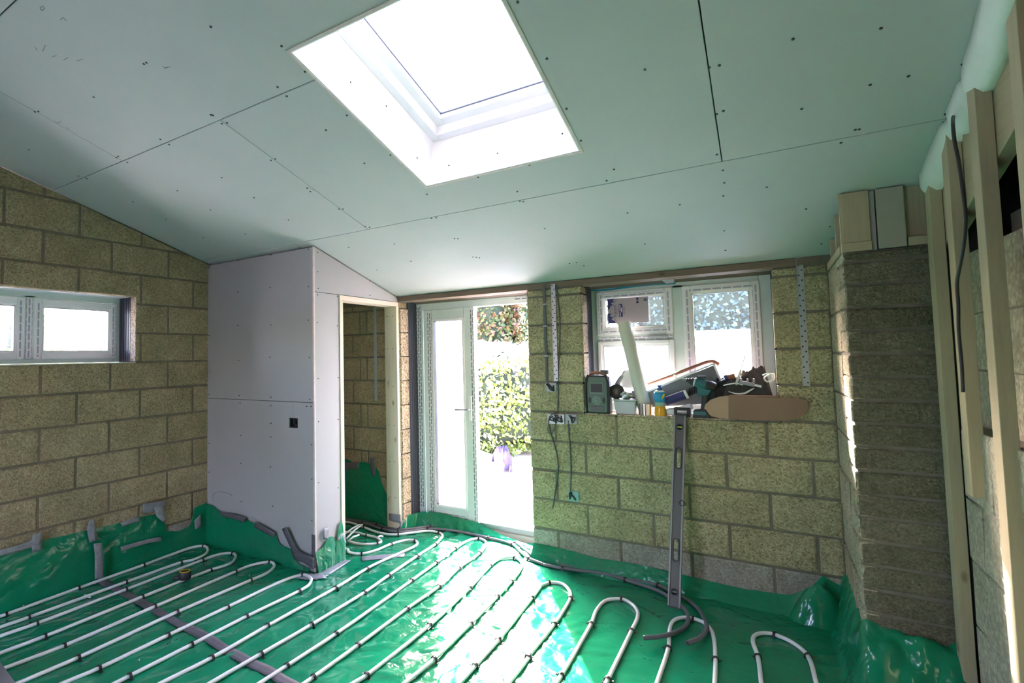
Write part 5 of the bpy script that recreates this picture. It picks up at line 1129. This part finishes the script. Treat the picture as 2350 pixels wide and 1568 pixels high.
cr = thing('coiled_flex', 'pale looped flex lying over the clothes at the right jamb', 'flex', tuple(S(1765, 865, YB+.03)))
mb = MB().tube(spline([S(px, py, YB+.02) for px, py in ((1750,862),(1760,858),(1772,860),(1771,872),(1760,876),(1754,868),(1762,862),(1774,858),(1777,868),(1766,878))], 6), .0042, 6); mb.build('flex', M['white'], cr, True)
MB().tube(spline([S(px, py, YB+.0) for px, py in ((1672,899),(1690,904),(1708,903),(1722,896),(1731,891))], 5), .008, 8, rfun=lambda u: .002+.004*math.sin(u*3.1)).build('plug_end', M['white'], cr, True)

# ---------------------------------------------------------------- the garden
gr = struct(MB().box((-40, -25, -.35), (30, 40, -.10)).build('floor_garden', M['ground']), 'pale sunlit paving outside the door')
def leaves(mb, n, fn, size, flat=.5):
    for _ in range(n):
        c, nrm = fn(); s = size*random.uniform(.6, 1.25)
        d = (Vector(nrm)*flat+Vector((random.gauss(0, 1), random.gauss(0, 1), random.gauss(0, 1)))*.5).normalized(); u = d.orthogonal().normalized(); v = d.cross(u); a = random.uniform(0, 6.28)
        u, v = u*math.cos(a)+v*math.sin(a), v*math.cos(a)-u*math.sin(a)
        mb.poly([c-u*s*.6, c+v*s*.38, c+u*s*.7, c-v*s*.38])
def hedge(name, label, cat, x0, x1, y0, y1, z1, leafm, n, size, seed, lump=.35, z0=-.1, group=None):
    t = thing(name, label, cat, ((x0+x1)/2, (y0+y1)/2, z0), group); rg = random.Random(seed); cx, cy, cz = (x0+x1)/2, (y0+y1)/2, (z0+z1)/2; hx_, hy, hz_ = (x1-x0)/2, (y1-y0)/2, (z1-z0)/2
    def shell(k):
        while True:
            d = Vector((rg.gauss(0, 1), rg.gauss(0, 1), rg.gauss(0, 1))).normalized(); m_ = max(abs(d.x), abs(d.y), abs(d.z)); q = d/(m_**.75); b = 1+lump*noise.noise(Vector((d.x*3+seed, d.y*3, d.z*3)))
            return Vector((cx+hx_*q.x*b*k, cy+hy*q.y*b*k, max(z0+.02, cz+hz_*q.z*b*k))), d
    mb = MB(); leaves(mb, n, lambda: shell(rg.uniform(.82, 1.0)), size); o = mb.build('foliage', M[leafm], t); o['kind'] = 'stuff'
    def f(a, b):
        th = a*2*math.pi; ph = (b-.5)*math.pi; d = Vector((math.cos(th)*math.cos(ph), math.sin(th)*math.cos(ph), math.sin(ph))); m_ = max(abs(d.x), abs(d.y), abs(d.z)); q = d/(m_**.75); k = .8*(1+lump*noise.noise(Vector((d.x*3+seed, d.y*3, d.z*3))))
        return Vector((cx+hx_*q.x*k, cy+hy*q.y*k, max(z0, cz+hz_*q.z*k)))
    MB().grid(f, 20, 10).build('shade_core', M['core'], t, True)  # dark hull: inner shade put into its colour, keeps light from showing through
    return t
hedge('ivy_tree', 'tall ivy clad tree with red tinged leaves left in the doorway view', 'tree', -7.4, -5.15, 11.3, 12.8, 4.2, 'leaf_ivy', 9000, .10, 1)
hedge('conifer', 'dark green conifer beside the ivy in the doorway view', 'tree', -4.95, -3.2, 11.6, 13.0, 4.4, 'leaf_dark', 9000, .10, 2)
hedge('glare_shrub', 'shrub in front of the ivy and conifer, glare put into its pale leaves', 'shrub', -5.7, -3.6, 9.2, 10.2, 1.78, 'leaf_glare', 9000, .12, 3, .2)
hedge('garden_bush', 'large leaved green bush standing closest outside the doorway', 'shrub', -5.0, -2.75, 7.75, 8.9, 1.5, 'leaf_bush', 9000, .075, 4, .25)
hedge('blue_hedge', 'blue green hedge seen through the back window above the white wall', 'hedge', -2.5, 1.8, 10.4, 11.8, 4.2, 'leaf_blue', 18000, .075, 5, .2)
hedge('side_hedge', 'pale green hedge glimpsed through the left wall window', 'hedge', -13, -11.5, 1.0, 7.5, 2.6, 'leaf_bush', 5000, .16, 6, .2)
gw = thing('garden_wall', 'white rendered garden wall outside the back window', 'wall', (-.6, 8.2, -.1))
MB().box((-2.3, 8.2, -.1), (2.6, 8.35, 1.80)).build('panel', M['render_white'], gw); MB().box((-2.34, 8.17, 1.80), (2.64, 8.38, 1.86)).build('coping', M['render_white'], gw, bevel=.01)
sh_ = thing('garden_chest', 'pale blue garden chest low outside the back window', 'chest', (-.15, 7.3, -.1)); M['paleblue'] = mat('pale_blue_paint', (.35, .38, .52), .6)
MB().box((-.62, 7.0, -.1), (.12, 7.6, 1.33)).build('body', M['paleblue'], sh_, bevel=.01); MB().box((-.66, 6.97, 1.335), (.16, 7.63, 1.40)).build('lid', M['white'], sh_, bevel=.01)
ed = tag(MB().bar(at(1095, 1038, 'z', -.06), at(1135, 1053, 'z', -.06), .06, .09).build('timber_edging', M['dark_wood'], None, bevel=.004), 'dark timber edging between the paving and the bush', 'edging')
# purple jacket dropped over the edging
jk = thing('dropped_jacket', 'mauve grey jacket lying limp on the bright paving outside', 'jacket', tuple(at(1155, 1090, 'z', -.1)))
def ground_sheet(L, name, par, m, h, seed, nn=16):
    P = [at(px, py, 'z', -.097) for px, py in L]; n_ = len(P)//2; Lf, Rt = P[:n_], P[n_:][::-1]
    def pick(Q, s): s = s*(len(Q)-1); i = min(int(s), len(Q)-2); return Q[i].lerp(Q[i+1], s-i)
    def f(a, b):
        p = pick(Lf, a).lerp(pick(Rt, a), b); e = min(1, 5*a+.2, 5*(1-a)+.2)*min(1, 4*b+.15, 4*(1-b)+.15); q = 1-abs(noise.noise(Vector((p.x*9+seed, p.y*9, 2))))
        return p+Vector((0, 0, .004+h*e*(.45+.7*q**3)))
    o = MB().grid(f, nn, 12).build(name, M[m], par, True); return o
ground_sheet([(1126,1050),(1136,1066),(1146,1082),(1154,1092),(1168,1046),(1172,1058),(1174,1070),(1175,1080)][:4]+[(1176,1078),(1176,1068),(1174,1056),(1168,1044)], 'body', jk, 'jacket', .22, 1, 24)
ground_sheet([(1124,1056),(1128,1063),(1139,1058),(1138,1048)], 'sleeve', jk, 'jacket', .08, 5)
ground_sheet([(1167,1076),(1168,1100),(1168,1112),(1166,1125),(1176,1125),(1180,1112),(1179,1092),(1176,1074)], 'sleeve', jk, 'jacket', .10, 9)
for px, py, l_, lab in ((1114, 1114, .10, 'small dark offcut left on the bright paving'), (1187, 1133, .06, 'small dark offcut right of the jacket sleeve'), (1117, 1156, .09, 'thin dark splinter nearest the door on the paving')):
    c = at(px, py, 'z', -.095); tag(MB().bar(c-Vector((l_*.6, l_*.1, 0)), c+Vector((l_*.6, -l_*.2, 0)), .05, .02).build('offcut', M['plate'], None, bevel=.004), lab, 'offcut')
